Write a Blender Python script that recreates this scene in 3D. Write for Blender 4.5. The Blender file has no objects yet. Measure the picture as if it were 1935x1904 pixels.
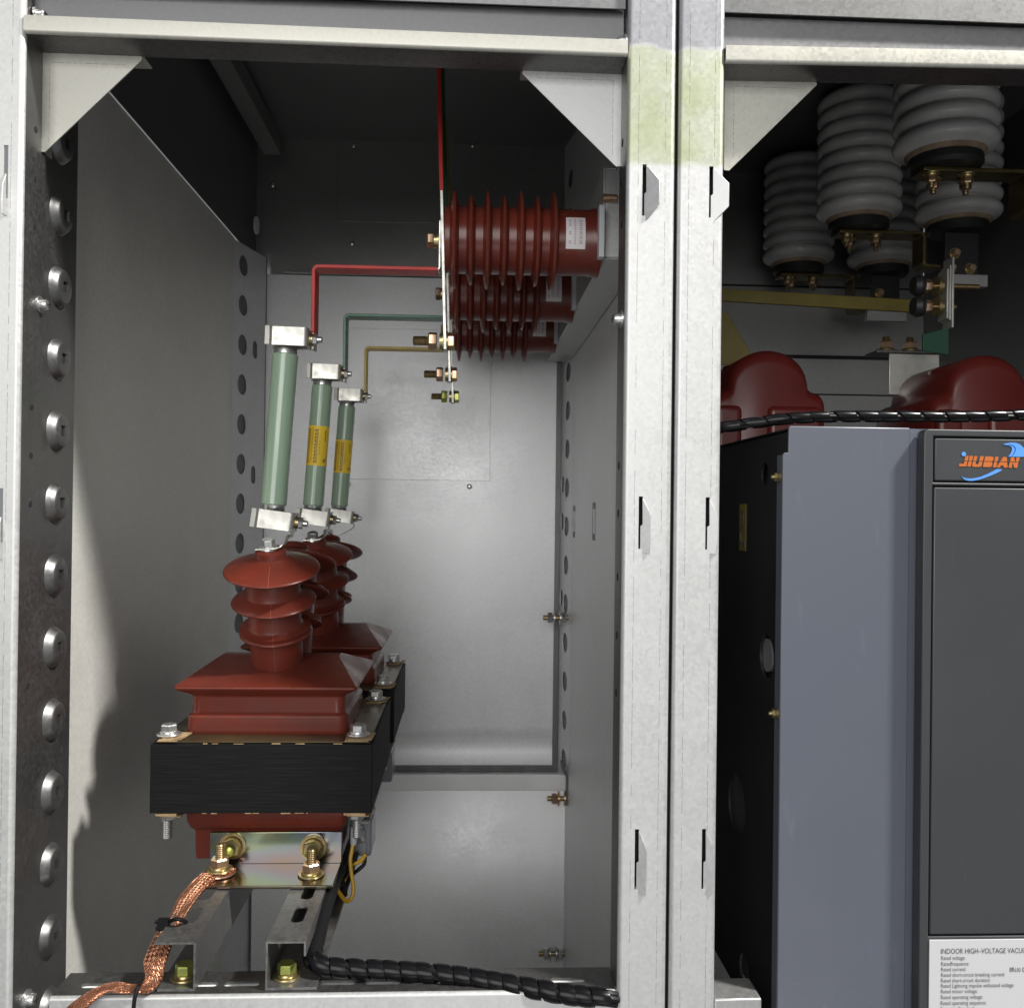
import bpy, bmesh, math, random
from mathutils import Vector as V, Matrix
random.seed(7)
S = bpy.context.scene
COL = S.collection
PI = math.pi

# ------------------------------------------------------------------ camera, world, lamps, exposure
FPX, PW, PH = 1750.0, 1935.0, 1904.0
CAM = V((0, -1.0, 0))
yaw, pitch, roll = math.radians(2.7), math.radians(0.3), math.radians(0.7)
_f = V((math.sin(yaw)*math.cos(pitch), math.cos(yaw)*math.cos(pitch), math.sin(pitch)))
_r = V((math.cos(yaw), -math.sin(yaw), 0))
_u = _r.cross(_f)
CR = _r*math.cos(roll) + _u*math.sin(roll)
CU = -_r*math.sin(roll) + _u*math.cos(roll)
cd = bpy.data.cameras.new('camera')
cam = bpy.data.objects.new('camera', cd); COL.objects.link(cam)
m3 = Matrix((CR, CU, -_f)).transposed()
cam.matrix_world = Matrix.Translation(CAM) @ m3.to_4x4()
cd.sensor_width = 36; cd.lens = 36*FPX/PW
cd.clip_start = 0.02; cd.clip_end = 60
cd.dof.use_dof = True; cd.dof.focus_distance = 1.12; cd.dof.aperture_fstop = 14
S.camera = cam

def W(px, py, d):
    """point of the room at distance d (metres along the depth of the cabinets) on the sight line of a measured pixel"""
    k = _f + CR*((px-PW/2)/FPX) - CU*((py-PH/2)/FPX)
    return CAM + k*(d/k.y)

world = bpy.data.worlds.new('World'); S.world = world
world.use_nodes = True
bg = world.node_tree.nodes['Background']
bg.inputs[0].default_value = (0.93, 0.97, 1.0, 1); bg.inputs[1].default_value = 0.26

def area(name, loc, target, sx, sy, power, col=(1, 1, 1)):
    l = bpy.data.lights.new(name, 'AREA'); l.shape = 'RECTANGLE'; l.size = sx; l.size_y = sy
    l.energy = power; l.color = col
    o = bpy.data.objects.new(name, l); COL.objects.link(o)
    o.location = loc
    o.rotation_euler = (V(target)-V(loc)).to_track_quat('-Z', 'Y').to_euler()
    return o
area('added_front_light', (-0.55, -3.4, 0.75), (0.0, 0, -0.1), 2.6, 2.1, 80, (1, 0.995, 0.98))  # broad unseen light added behind the camera for the brightness of the room
area('ceiling_lamp', (2.60, -1.18, 3.10), (-0.35, 0.25, -0.3), 0.34, 0.34, 330, (1, 0.975, 0.93))
area('floor_bounce_light', (0.35, -2.3, -1.5), (0.45, 0.4, 0.5), 1.6, 0.7, 5, (1, 0.985, 0.96))
S.view_settings.view_transform = 'Standard'; S.view_settings.look = 'None'
S.view_settings.exposure = 0; S.view_settings.gamma = 1
S.render.engine = 'CYCLES'
S.cycles.max_bounces = 10
S.cycles.use_denoising = True

# ------------------------------------------------------------------ materials
MATS = {}
def mat(name, c1, c2=None, metal=0.0, rough=0.5, scale=40, stretch=(1, 1, 1), bump=0.0, bscale=None, rvar=0.0, spec=0.5, detail=4, lo=0.35, hi=0.65, coat=0.0, scuff=0.0):
    m = bpy.data.materials.new(name); m.use_nodes = True
    nt = m.node_tree; n = nt.nodes; L = nt.links
    p = n['Principled BSDF']
    p.inputs['Metallic'].default_value = metal; p.inputs['Roughness'].default_value = rough
    p.inputs['Specular IOR Level'].default_value = spec
    p.inputs['Coat Weight'].default_value = coat
    p.inputs['Base Color'].default_value = (*c1, 1)
    tc = n.new('ShaderNodeTexCoord'); mp = n.new('ShaderNodeMapping'); mp.inputs['Scale'].default_value = stretch
    L.new(tc.outputs['Object'], mp.inputs['Vector'])
    if c2 is not None or rvar:
        nz = n.new('ShaderNodeTexNoise'); nz.inputs['Scale'].default_value = scale; nz.inputs['Detail'].default_value = detail
        L.new(mp.outputs['Vector'], nz.inputs['Vector'])
        rp = n.new('ShaderNodeMapRange'); rp.inputs['From Min'].default_value = lo; rp.inputs['From Max'].default_value = hi
        L.new(nz.outputs['Fac'], rp.inputs['Value'])
        if c2 is not None:
            mx = n.new('ShaderNodeMix'); mx.data_type = 'RGBA'
            mx.inputs['A'].default_value = (*c1, 1); mx.inputs['B'].default_value = (*c2, 1)
            L.new(rp.outputs['Result'], mx.inputs['Factor'])
            col = mx.outputs['Result']
            if scuff:                                          # rubbed marks and fine scratches in the paint
                m2 = n.new('ShaderNodeMapping'); m2.inputs['Scale'].default_value = (30, 30, 5); m2.inputs['Rotation'].default_value = (0, 0.5, 0)
                L.new(tc.outputs['Object'], m2.inputs['Vector'])
                n2 = n.new('ShaderNodeTexNoise'); n2.inputs['Scale'].default_value = 1.6; n2.inputs['Detail'].default_value = 9; n2.inputs['Roughness'].default_value = 0.7
                L.new(m2.outputs['Vector'], n2.inputs['Vector'])
                r3 = n.new('ShaderNodeMapRange'); r3.inputs['From Min'].default_value = 0.60; r3.inputs['From Max'].default_value = 0.74; r3.inputs['To Max'].default_value = scuff
                L.new(n2.outputs['Fac'], r3.inputs['Value'])
                m3 = n.new('ShaderNodeMix'); m3.data_type = 'RGBA'; m3.inputs['B'].default_value = (*[min(1, c*1.9+0.03) for c in c1], 1)
                L.new(r3.outputs['Result'], m3.inputs['Factor']); L.new(col, m3.inputs['A']); col = m3.outputs['Result']
            L.new(col, p.inputs['Base Color'])
        if rvar:
            r2 = n.new('ShaderNodeMapRange')
            r2.inputs['To Min'].default_value = max(0.02, rough-rvar); r2.inputs['To Max'].default_value = rough+rvar
            L.new(rp.outputs['Result'], r2.inputs['Value']); L.new(r2.outputs['Result'], p.inputs['Roughness'])
    if bump:
        nb = n.new('ShaderNodeTexNoise'); nb.inputs['Scale'].default_value = bscale or scale*2; nb.inputs['Detail'].default_value = 5
        L.new(mp.outputs['Vector'], nb.inputs['Vector'])
        b = n.new('ShaderNodeBump'); b.inputs['Strength'].default_value = bump; b.inputs['Distance'].default_value = 0.001
        L.new(nb.outputs['Fac'], b.inputs['Height']); L.new(b.outputs['Normal'], p.inputs['Normal'])
    MATS[name] = m
    return m

def galv(name, base, metal, rough, patch=None, var=0.10, above=None):
    """hot-dip galvanised sheet: fine spangle cells, cloudy roughness; optional yellow-green patch of light painted into the colour"""
    m = bpy.data.materials.new(name); m.use_nodes = True
    nt = m.node_tree; n = nt.nodes; L = nt.links; p = n['Principled BSDF']
    p.inputs['Metallic'].default_value = metal
    tc = n.new('ShaderNodeTexCoord')
    vo = n.new('ShaderNodeTexVoronoi'); vo.inputs['Scale'].default_value = 260; vo.inputs['Randomness'].default_value = 1
    L.new(tc.outputs['Object'], vo.inputs['Vector'])
    bw = n.new('ShaderNodeRGBToBW'); L.new(vo.outputs['Color'], bw.inputs['Color'])
    nz = n.new('ShaderNodeTexNoise'); nz.inputs['Scale'].default_value = 9; nz.inputs['Detail'].default_value = 6; nz.inputs['Roughness'].default_value = 0.65
    L.new(tc.outputs['Object'], nz.inputs['Vector'])
    ad = n.new('ShaderNodeMath'); ad.operation = 'MULTIPLY_ADD'; ad.inputs[1].default_value = 0.55
    L.new(bw.outputs['Val'], ad.inputs[0]); L.new(nz.outputs['Fac'], ad.inputs[2])
    rp = n.new('ShaderNodeMapRange'); rp.inputs['From Min'].default_value = 0.35; rp.inputs['From Max'].default_value = 1.15
    L.new(ad.outputs['Value'], rp.inputs['Value'])
    mx = n.new('ShaderNodeMix'); mx.data_type = 'RGBA'
    mx.inputs['A'].default_value = (*[c*(1-var) for c in base], 1); mx.inputs['B'].default_value = (*[min(1, c*(1+var)) for c in base], 1)
    L.new(rp.outputs['Result'], mx.inputs['Factor'])
    out = mx.outputs['Result']
    if patch:
        z0, z1, colr = patch
        sp = n.new('ShaderNodeSeparateXYZ'); L.new(tc.outputs['Object'], sp.inputs['Vector'])
        n2 = n.new('ShaderNodeTexNoise'); n2.inputs['Scale'].default_value = 28; n2.inputs['Detail'].default_value = 3
        L.new(tc.outputs['Object'], n2.inputs['Vector'])
        wz = n.new('ShaderNodeMath'); wz.operation = 'MULTIPLY_ADD'; wz.inputs[1].default_value = 0.02
        L.new(n2.outputs['Fac'], wz.inputs[0]); L.new(sp.outputs['Z'], wz.inputs[2])
        a = n.new('ShaderNodeMapRange'); a.inputs['From Min'].default_value = z0; a.inputs['From Max'].default_value = z0+0.006
        b = n.new('ShaderNodeMapRange'); b.inputs['From Min'].default_value = z1+0.004; b.inputs['From Max'].default_value = z1
        L.new(wz.outputs['Value'], a.inputs['Value']); L.new(wz.outputs['Value'], b.inputs['Value'])
        mu = n.new('ShaderNodeMath'); mu.operation = 'MULTIPLY'; L.new(a.outputs['Result'], mu.inputs[0]); L.new(b.outputs['Result'], mu.inputs[1])
        n3 = n.new('ShaderNodeTexNoise'); n3.inputs['Scale'].default_value = 22; n3.inputs['Detail'].default_value = 6
        L.new(tc.outputs['Object'], n3.inputs['Vector'])
        s3 = n.new('ShaderNodeMapRange'); s3.inputs['From Min'].default_value = 0.3; s3.inputs['From Max'].default_value = 0.7; s3.inputs['To Min'].default_value = 0.45
        L.new(n3.outputs['Fac'], s3.inputs['Value'])
        m2 = n.new('ShaderNodeMath'); m2.operation = 'MULTIPLY'; L.new(mu.outputs['Value'], m2.inputs[0]); L.new(s3.outputs['Result'], m2.inputs[1])
        mm = n.new('ShaderNodeMix'); mm.data_type = 'RGBA'; mm.blend_type = 'MULTIPLY'; mm.inputs['B'].default_value = (*colr, 1)
        L.new(m2.outputs['Value'], mm.inputs['Factor']); L.new(out, mm.inputs['A']); out = mm.outputs['Result']
        c = n.new('ShaderNodeMapRange'); c.inputs['From Min'].default_value = z1+0.001; c.inputs['From Max'].default_value = z1+0.006   # fall-off of light above the patch, painted into the colour
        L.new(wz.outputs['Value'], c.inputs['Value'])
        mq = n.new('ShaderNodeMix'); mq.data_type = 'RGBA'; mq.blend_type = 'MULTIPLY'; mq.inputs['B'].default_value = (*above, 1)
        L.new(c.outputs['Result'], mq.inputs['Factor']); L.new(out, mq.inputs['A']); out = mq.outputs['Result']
    L.new(out, p.inputs['Base Color'])
    r2 = n.new('ShaderNodeMapRange'); r2.inputs['To Min'].default_value = rough-0.07; r2.inputs['To Max'].default_value = rough+0.10
    L.new(rp.outputs['Result'], r2.inputs['Value']); L.new(r2.outputs['Result'], p.inputs['Roughness'])
    bp = n.new('ShaderNodeBump'); bp.inputs['Strength'].default_value = 0.05; bp.inputs['Distance'].default_value = 0.0006
    L.new(rp.outputs['Result'], bp.inputs['Height']); L.new(bp.outputs['Normal'], p.inputs['Normal'])
    MATS[name] = m
    return m

galv('galvanised', (0.46, 0.46, 0.455), 0.75, 0.42)
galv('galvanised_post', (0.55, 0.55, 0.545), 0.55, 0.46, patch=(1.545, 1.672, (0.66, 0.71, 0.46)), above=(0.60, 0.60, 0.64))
galv('galvanised_plain', (0.55, 0.55, 0.54), 0.55, 0.46)
galv('galvanised_cream', (0.47, 0.46, 0.41), 0.55, 0.44)
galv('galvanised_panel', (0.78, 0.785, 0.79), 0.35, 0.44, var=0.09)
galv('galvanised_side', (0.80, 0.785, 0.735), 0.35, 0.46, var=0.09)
galv('galvanised_flange', (0.23, 0.227, 0.225), 0.95, 0.42, var=0.04)
galv('galvanised_grey', (0.21, 0.21, 0.215), 0.6, 0.45)
galv('galvanised_rail', (0.14, 0.137, 0.135), 0.8, 0.36, var=0.35)
galv('galvanised_channel', (0.21, 0.205, 0.20), 0.75, 0.38, var=0.35)
galv('galvanised_dark', (0.34, 0.335, 0.33), 0.80, 0.38)
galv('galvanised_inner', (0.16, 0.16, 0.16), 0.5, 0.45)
mat('dark_void', (0.012, 0.012, 0.013), rough=0.7)
mat('ink', (0.05, 0.05, 0.05), rough=0.7)
mat('film_line', (0.14, 0.14, 0.13), rough=0.7)
mat('zinc', (0.72, 0.72, 0.70), (0.55, 0.55, 0.55), metal=0.9, rough=0.28, scale=120, rvar=0.08)
mat('tin_plate', (0.56, 0.55, 0.50), (0.48, 0.47, 0.43), metal=0.7, rough=0.38, scale=60, rvar=0.07)
mat('brass_nut', (0.46, 0.37, 0.21), (0.40, 0.34, 0.16), metal=0.9, rough=0.30, scale=90)
mat('copper_nut', (0.74, 0.50, 0.38), (0.60, 0.42, 0.22), metal=0.9, rough=0.30, scale=90)
mat('green_zinc_nut', (0.50, 0.55, 0.14), (0.40, 0.42, 0.12), metal=0.8, rough=0.3, scale=90)
mat('thread', (0.40, 0.30, 0.16), (0.28, 0.2, 0.10), metal=0.9, rough=0.35, scale=200)
mat('resin_red', (0.150, 0.027, 0.015), (0.118, 0.024, 0.016), rough=0.34, scale=22, rvar=0.09, bump=0.05, bscale=90, spec=0.30, detail=8, scuff=0.15)
mat('resin_seam', (0.23, 0.065, 0.04), rough=0.4)
mat('white_sheet', (0.86, 0.86, 0.85), (0.80, 0.80, 0.80), rough=0.4, scale=12)
mat('resin_bushing', (0.150, 0.026, 0.016), (0.12, 0.022, 0.014), rough=0.30, scale=14, rvar=0.05)
mat('resin_ct', (0.125, 0.016, 0.012), (0.105, 0.013, 0.010), rough=0.35, scale=12, rvar=0.05)
mat('core_black', (0.007, 0.007, 0.0075), (0.016, 0.016, 0.016), rough=0.6, scale=30, stretch=(0.5, 0.5, 26), bump=0.25, bscale=60, lo=0.45, hi=0.75, spec=0.12)
mat('core_plate', (0.115, 0.085, 0.035), (0.07, 0.055, 0.03), metal=0.55, rough=0.30, scale=18, rvar=0.06)
mat('kraft', (0.42, 0.30, 0.16), (0.22, 0.14, 0.07), rough=0.8, scale=60)
mat('fuse_green', (0.31, 0.42, 0.30), (0.26, 0.37, 0.26), rough=0.25, scale=50, stretch=(3, 3, 0.25), rvar=0.06, coat=0.6)
mat('label_yellow', (0.90, 0.62, 0.04), (0.78, 0.52, 0.035), rough=0.45, scale=30)
mat('label_orange', (0.55, 0.22, 0.03), rough=0.5)
mat('label_white', (0.74, 0.69, 0.70), (0.66, 0.62, 0.63), rough=0.5, scale=40)
mat('label_pink_ink', (0.45, 0.33, 0.37), rough=0.6)
mat('paint_red', (0.46, 0.028, 0.020), (0.38, 0.022, 0.018), rough=0.42, scale=30, spec=0.3)
mat('paint_green', (0.012, 0.125, 0.060), (0.010, 0.10, 0.05), rough=0.35, scale=30)
mat('paint_green_dull', (0.006, 0.05, 0.027), rough=0.5)  # darker copy of the green paint, with the dimness of the bay in it
mat('paint_yellow_dull', (0.20, 0.16, 0.025), (0.17, 0.13, 0.022), rough=0.5, scale=30)  # darker copy of the yellow paint: shade inside the bay put into colour
mat('paint_yellow', (0.58, 0.41, 0.04), (0.48, 0.33, 0.035), rough=0.4, scale=30)
mat('wire_yellow', (0.62, 0.36, 0.02), rough=0.4)
mat('cable_black', (0.008, 0.008, 0.009), rough=0.45, spec=0.2)
mat('cable_wrap', (0.006, 0.006, 0.007), rough=0.24, spec=0.22)
mat('plastic_grey', (0.22, 0.225, 0.24), (0.18, 0.185, 0.2), rough=0.25, scale=20)
mat('plastic_white', (0.55, 0.56, 0.58), rough=0.35)
mat('porcelain', (0.66, 0.65, 0.635), (0.56, 0.55, 0.54), rough=0.2, scale=20)
mat('porcelain_cement', (0.36, 0.27, 0.18), (0.25, 0.18, 0.12), rough=0.8, scale=60)
mat('cast_iron', (0.018, 0.018, 0.018), rough=0.5)
mat('brass_bar', (0.15, 0.11, 0.04), (0.10, 0.075, 0.03), metal=0.8, rough=0.35, scale=30)
mat('breaker_blue', (0.108, 0.117, 0.145), (0.090, 0.099, 0.124), rough=0.36, scale=5, rvar=0.14, bump=0.13, bscale=170, detail=7, scuff=0.16)
mat('breaker_dark', (0.046, 0.048, 0.051), (0.038, 0.040, 0.043), rough=0.40, scale=5, rvar=0.14, bump=0.06, bscale=300, detail=7, scuff=0.18)
mat('breaker_side', (0.022, 0.022, 0.024), (0.016, 0.016, 0.018), rough=0.38, scale=10)
mat('nameplate', (0.56, 0.56, 0.57), rough=0.4)
mat('logo_orange', (0.50, 0.13, 0.025), rough=0.4)
mat('logo_blue', (0.10, 0.30, 0.78), rough=0.4)
mat('logo_navy', (0.03, 0.09, 0.34), rough=0.4)
mat('copper_lug', (0.62, 0.40, 0.30), (0.55, 0.33, 0.2), metal=0.9, rough=0.3, scale=60)

def braid_mat():
    m = bpy.data.materials.new('copper_braid'); m.use_nodes = True
    nt = m.node_tree; n = nt.nodes; L = nt.links; p = n['Principled BSDF']
    p.inputs['Metallic'].default_value = 0.9; p.inputs['Roughness'].default_value = 0.34
    uv = n.new('ShaderNodeUVMap'); uv.uv_map = 'uv'
    hs = []
    for s in (1, -1):
        mp = n.new('ShaderNodeMapping'); mp.inputs['Rotation'].default_value = (0, 0, s*0.62)
        L.new(uv.outputs['UV'], mp.inputs['Vector'])
        w = n.new('ShaderNodeTexWave'); w.inputs['Scale'].default_value = 150; w.inputs['Distortion'].default_value = 1.0; w.inputs['Detail'].default_value = 2
        w.inputs['Detail Scale'].default_value = 3
        L.new(mp.outputs['Vector'], w.inputs['Vector']); hs.append(w)
    ck = n.new('ShaderNodeTexChecker'); ck.inputs['Scale'].default_value = 260
    mr = n.new('ShaderNodeMapping'); mr.inputs['Rotation'].default_value = (0, 0, 0.785); L.new(uv.outputs['UV'], mr.inputs['Vector']); L.new(mr.outputs['Vector'], ck.inputs['Vector'])
    mx = n.new('ShaderNodeMix'); mx.data_type = 'FLOAT'
    L.new(ck.outputs['Fac'], mx.inputs['Factor']); L.new(hs[0].outputs['Fac'], mx.inputs['A']); L.new(hs[1].outputs['Fac'], mx.inputs['B'])
    cr = n.new('ShaderNodeMix'); cr.data_type = 'RGBA'
    cr.inputs['A'].default_value = (0.22, 0.075, 0.035, 1); cr.inputs['B'].default_value = (0.74, 0.36, 0.22, 1)
    L.new(mx.outputs['Result'], cr.inputs['Factor']); L.new(cr.outputs['Result'], p.inputs['Base Color'])
    b = n.new('ShaderNodeBump'); b.inputs['Strength'].default_value = 0.8; b.inputs['Distance'].default_value = 0.0012
    L.new(mx.outputs['Result'], b.inputs['Height']); L.new(b.outputs['Normal'], p.inputs['Normal'])
    MATS['copper_braid'] = m
braid_mat()

def rainbow_mat():
    m = bpy.data.materials.new('zinc_passivated'); m.use_nodes = True
    nt = m.node_tree; n = nt.nodes; L = nt.links; p = n['Principled BSDF']
    p.inputs['Metallic'].default_value = 1.0; p.inputs['Roughness'].default_value = 0.17
    tc = n.new('ShaderNodeTexCoord'); mp = n.new('ShaderNodeMapping'); mp.inputs['Scale'].default_value = (7, 5, 26)
    L.new(tc.outputs['Object'], mp.inputs['Vector'])
    nz = n.new('ShaderNodeTexNoise'); nz.inputs['Scale'].default_value = 1.0; nz.inputs['Detail'].default_value = 1.5
    L.new(mp.outputs['Vector'], nz.inputs['Vector'])
    cr = n.new('ShaderNodeValToRGB'); e = cr.color_ramp.elements
    e[0].position = 0.28; e[0].color = (0.36, 0.35, 0.20, 1); e[1].position = 0.72; e[1].color = (0.30, 0.24, 0.20, 1)
    for pos, c in ((0.38, (0.27, 0.34, 0.25, 1)), (0.47, (0.26, 0.30, 0.34, 1)), (0.58, (0.27, 0.26, 0.30, 1))):
        k = e.new(pos); k.color = c
    L.new(nz.outputs['Fac'], cr.inputs['Fac']); L.new(cr.outputs['Color'], p.inputs['Base Color'])
    MATS['zinc_passivated'] = m
rainbow_mat()
mat('foot_reflection_brown', (0.17, 0.125, 0.10), (0.15, 0.15, 0.10), metal=1.0, rough=0.2, scale=14)  # foot plate: brown reflection of the resin body put into the colour

# ------------------------------------------------------------------ mesh helpers
ROOTLOC = {}
class MB:
    def __init__(s): s.v = []; s.f = []; s.m = []; s.uv = {}
    def add(s, vs, fs, mi=0):
        o = len(s.v); s.v += [V(x) for x in vs]
        for f in fs: s.f.append([i+o for i in f]); s.m.append(mi)
        return o
    def box(s, x0, x1, y0, y1, z0, z1, mi=0):
        vs = [(x, y, z) for x in (x0, x1) for y in (y0, y1) for z in (z0, z1)]
        s.add(vs, [(0, 1, 3, 2), (4, 6, 7, 5), (0, 4, 5, 1), (2, 3, 7, 6), (0, 2, 6, 4), (1, 5, 7, 3)], mi)
    def obox(s, c, u, v, n, hu, hv, hn, mi=0):
        u, v, n = V(u).normalized(), V(v).normalized(), V(n).normalized(); c = V(c)
        vs = [c+u*a*hu+v*b*hv+n*d*hn for a in (-1, 1) for b in (-1, 1) for d in (-1, 1)]
        s.add(vs, [(0, 1, 3, 2), (4, 6, 7, 5), (0, 4, 5, 1), (2, 3, 7, 6), (0, 2, 6, 4), (1, 5, 7, 3)], mi)
    def loft(s, rings, mi=0, cap=True):
        k = len(rings[0]); o = len(s.v)
        for r in rings: s.v += [V(p) for p in r]
        for i in range(len(rings)-1):
            for j in range(k):
                a, b = o+i*k+j, o+i*k+(j+1) % k
                s.f.append([a, b, b+k, a+k]); s.m.append(mi)
        if cap:
            s.f.append([o+j for j in range(k)][::-1]); s.m.append(mi)
            s.f.append([o+(len(rings)-1)*k+j for j in range(k)]); s.m.append(mi)
    def lathe(s, prof, c, axis=(0, 0, 1), n=48, mi=0, cap=True):
        a = V(axis).normalized(); t = V((1, 0, 0)) if abs(a.x) < 0.9 else V((0, 1, 0))
        u = (t-a*t.dot(a)).normalized(); w = a.cross(u); c = V(c)
        s.loft([[c+a*h+(u*math.cos(2*PI*j/n)+w*math.sin(2*PI*j/n))*r for j in range(n)] for r, h in prof], mi, cap)
    def cyl(s, p0, p1, r0, r1=None, n=24, mi=0):
        p0, p1 = V(p0), V(p1); d = p1-p0
        s.lathe([(r0, 0), (r0 if r1 is None else r1, d.length)], p0, d, n, mi)
    def hexa(s, p, axis, r, h, mi=0, rot=0.3):
        a = V(axis).normalized(); t = V((1, 0, 0)) if abs(a.x) < 0.9 else V((0, 0, 1))
        u = (t-a*t.dot(a)).normalized(); w = a.cross(u); p = V(p)
        def ring(rr, hh): return [p+a*hh+(u*math.cos(2*PI*j/6+rot)+w*math.sin(2*PI*j/6+rot))*rr for j in range(6)]
        s.loft([ring(r*0.94, 0), ring(r, h*0.1), ring(r, h*0.85), ring(r*0.88, h)], mi)
    def tube(s, pts, r, n=12, mi=0, smooth=True):
        pts = [V(p) for p in pts]
        rings = []; prev = None
        for i, p in enumerate(pts):
            d = (pts[min(i+1, len(pts)-1)]-pts[max(i-1, 0)]).normalized()
            if prev is None:
                t = V((0, 0, 1)) if abs(d.z) < 0.9 else V((1, 0, 0)); prev = (t-d*t.dot(d)).normalized()
            else: prev = (prev-d*prev.dot(d)).normalized()
            w = d.cross(prev); rr = r[i] if isinstance(r, (list, tuple)) else r
            rings.append([p+(prev*math.cos(2*PI*j/n)+w*math.sin(2*PI*j/n))*rr for j in range(n)])
        s.loft(rings, mi)
    def strip(s, path, wdir, hw, t, mi=0):
        """a flat bar whose middle line follows path; width along wdir, thickness t across the path"""
        path = [V(p) for p in path]; wd = V(wdir).normalized(); rings = []
        for i, p in enumerate(path):
            d0 = (p-path[i-1]).normalized() if i else None
            d1 = (path[i+1]-p).normalized() if i < len(path)-1 else None
            d = ((d0 or d1)+(d1 or d0)).normalized()
            nn = wd.cross(d).normalized()
            c = 1.0
            if d0 and d1: c = 1/max(0.5, d.dot(d0))
            rings.append([p-wd*hw-nn*t/2*c, p+wd*hw-nn*t/2*c, p+wd*hw+nn*t/2*c, p-wd*hw+nn*t/2*c])
        s.loft(rings, mi)
    def plate(s, outline, holes, o, u, v, n, t, mi=0):
        o, u, v, n = V(o), V(u), V(v), V(n)
        b = bmesh.new(); es = []; loops = []
        for lp in [outline]+list(holes):
            vs = [b.verts.new((x, y, 0)) for x, y in lp]
            loops.append(vs)
            for i in range(len(vs)): es.append(b.edges.new((vs[i], vs[(i+1) % len(vs)])))
        bmesh.ops.triangle_fill(b, use_beauty=True, use_dissolve=False, edges=es)
        b.verts.ensure_lookup_table(); b.verts.index_update()
        P = [vv.co.copy() for vv in b.verts]; F = [[q.index for q in f.verts] for f in b.faces]
        LI = [[q.index for q in lp] for lp in loops]
        b.free()
        k = len(P)
        vs = [o+u*p.x+v*p.y for p in P]+[o+u*p.x+v*p.y+n*t for p in P]
        fs = [f for f in F]+[[i+k for i in f[::-1]] for f in F]
        for lp in LI:
            for i in range(len(lp)):
                a, c = lp[i], lp[(i+1) % len(lp)]; fs.append([a, c, c+k, a+k])
        s.add(vs, fs, mi)
    def build(s, name, mats, parent=None, bevel=0, smooth=35, label=None, seg=2, fixn=True):
        off = V((0, 0, 0))
        if parent is not None:
            r = parent
            while r.parent is not None: r = r.parent
            off = ROOTLOC.get(r.as_pointer(), V(r.location))
        me = bpy.data.meshes.new(name)
        me.from_pydata([p-off for p in s.v], [], s.f)
        if isinstance(mats, str): mats = [mats]
        for k in mats: me.materials.append(MATS[k])
        for i, p in enumerate(me.polygons): p.material_index = s.m[i]
        if fixn:
            b = bmesh.new(); b.from_mesh(me); bmesh.ops.recalc_face_normals(b, faces=b.faces); b.to_mesh(me); b.free()
        if smooth:
            for p in me.polygons: p.use_smooth = True
            me.set_sharp_from_angle(angle=math.radians(smooth))
        o = bpy.data.objects.new(name, me); COL.objects.link(o)
        if parent is not None: o.parent = parent
        if bevel:
            bv = o.modifiers.new('bevel', 'BEVEL'); bv.width = bevel; bv.segments = seg; bv.limit_method = 'ANGLE'; bv.angle_limit = math.radians(40)
            bv.harden_normals = False
        if label: o['label'] = label
        return o

def tag(o, label=None, cat=None, group=None, kind=None):
    if label: o['label'] = label
    if cat: o['category'] = cat
    if group: o['group'] = group
    if kind: o['kind'] = kind
    return o
def thing(name, label, cat, loc, group=None):
    o = bpy.data.objects.new(name, None); COL.objects.link(o); o.location = loc; o.empty_display_size = 0.02
    ROOTLOC[o.as_pointer()] = V(loc)
    return tag(o, label, cat, group)
def copy_tree(o, parent=None):
    c = o.copy(); COL.objects.link(c); c.parent = parent
    for ch in list(o.children): copy_tree(ch, c)
    return c
def swap_mat(o, a, b):
    if o.type == 'MESH':
        o.data = o.data.copy()
        for i, m in enumerate(o.data.materials):
            if m == MATS[a]: o.data.materials[i] = MATS[b]
    for ch in o.children: swap_mat(ch, a, b)
def drop_child(o, name):
    for ch in list(o.children):
        if ch.name.split('.')[0] == name: bpy.data.objects.remove(ch)

def stadium(cx, cy, hw, hh, n=8):
    """slot outline, long along u when hw > hh"""
    pts = []
    if hw >= hh:
        for i in range(n+1): a = -PI/2+PI*i/n; pts.append((cx+hw-hh+hh*math.cos(a), cy+hh*math.sin(a)))
        for i in range(n+1): a = PI/2+PI*i/n; pts.append((cx-hw+hh+hh*math.cos(a), cy+hh*math.sin(a)))
    else:
        for i in range(n+1): a = PI*i/n; pts.append((cx+hw*math.cos(a), cy+hh-hw+hw*math.sin(a)))
        for i in range(n+1): a = PI+PI*i/n; pts.append((cx+hw*math.cos(a), cy-hh+hw+hw*math.sin(a)))
    return pts
def rect(x0, x1, y0, y1): return [(x0, y0), (x1, y0), (x1, y1), (x0, y1)]
def rrect(hw, hd, r, n=5):
    pts = []
    for sx, sy, a0 in ((1, 1, 0), (-1, 1, PI/2), (-1, -1, PI), (1, -1, 1.5*PI)):
        for i in range(n+1):
            a = a0+PI/2*i/n; pts.append((sx*(hw-r)+r*math.cos(a), sy*(hd-r)+r*math.sin(a)))
    return pts
def spline(pts, sub=8):
    pts = [V(p) for p in pts]; out = []
    for i in range(len(pts)-1):
        p0, p1, p2, p3 = pts[max(i-1, 0)], pts[i], pts[i+1], pts[min(i+2, len(pts)-1)]
        for k in range(sub):
            t = k/sub
            out.append(0.5*((2*p1)+(p2-p0)*t+(2*p0-5*p1+4*p2-p3)*t*t+(3*p1-p0-3*p2+p3)*t**3))
    out.append(pts[-1]); return out
def fillet(path, r, n=5):
    path = [V(p) for p in path]; out = [path[0]]
    for i in range(1, len(path)-1):
        p, a, b = path[i], (path[i-1]-path[i]).normalized(), (path[i+1]-path[i]).normalized()
        for k in range(n+1):
            t = k/n; q0 = p+a*r*(1-t); q1 = p+b*r*t
            out.append(q0*(1-t)+q1*t)
    out.append(path[-1]); return out
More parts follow.
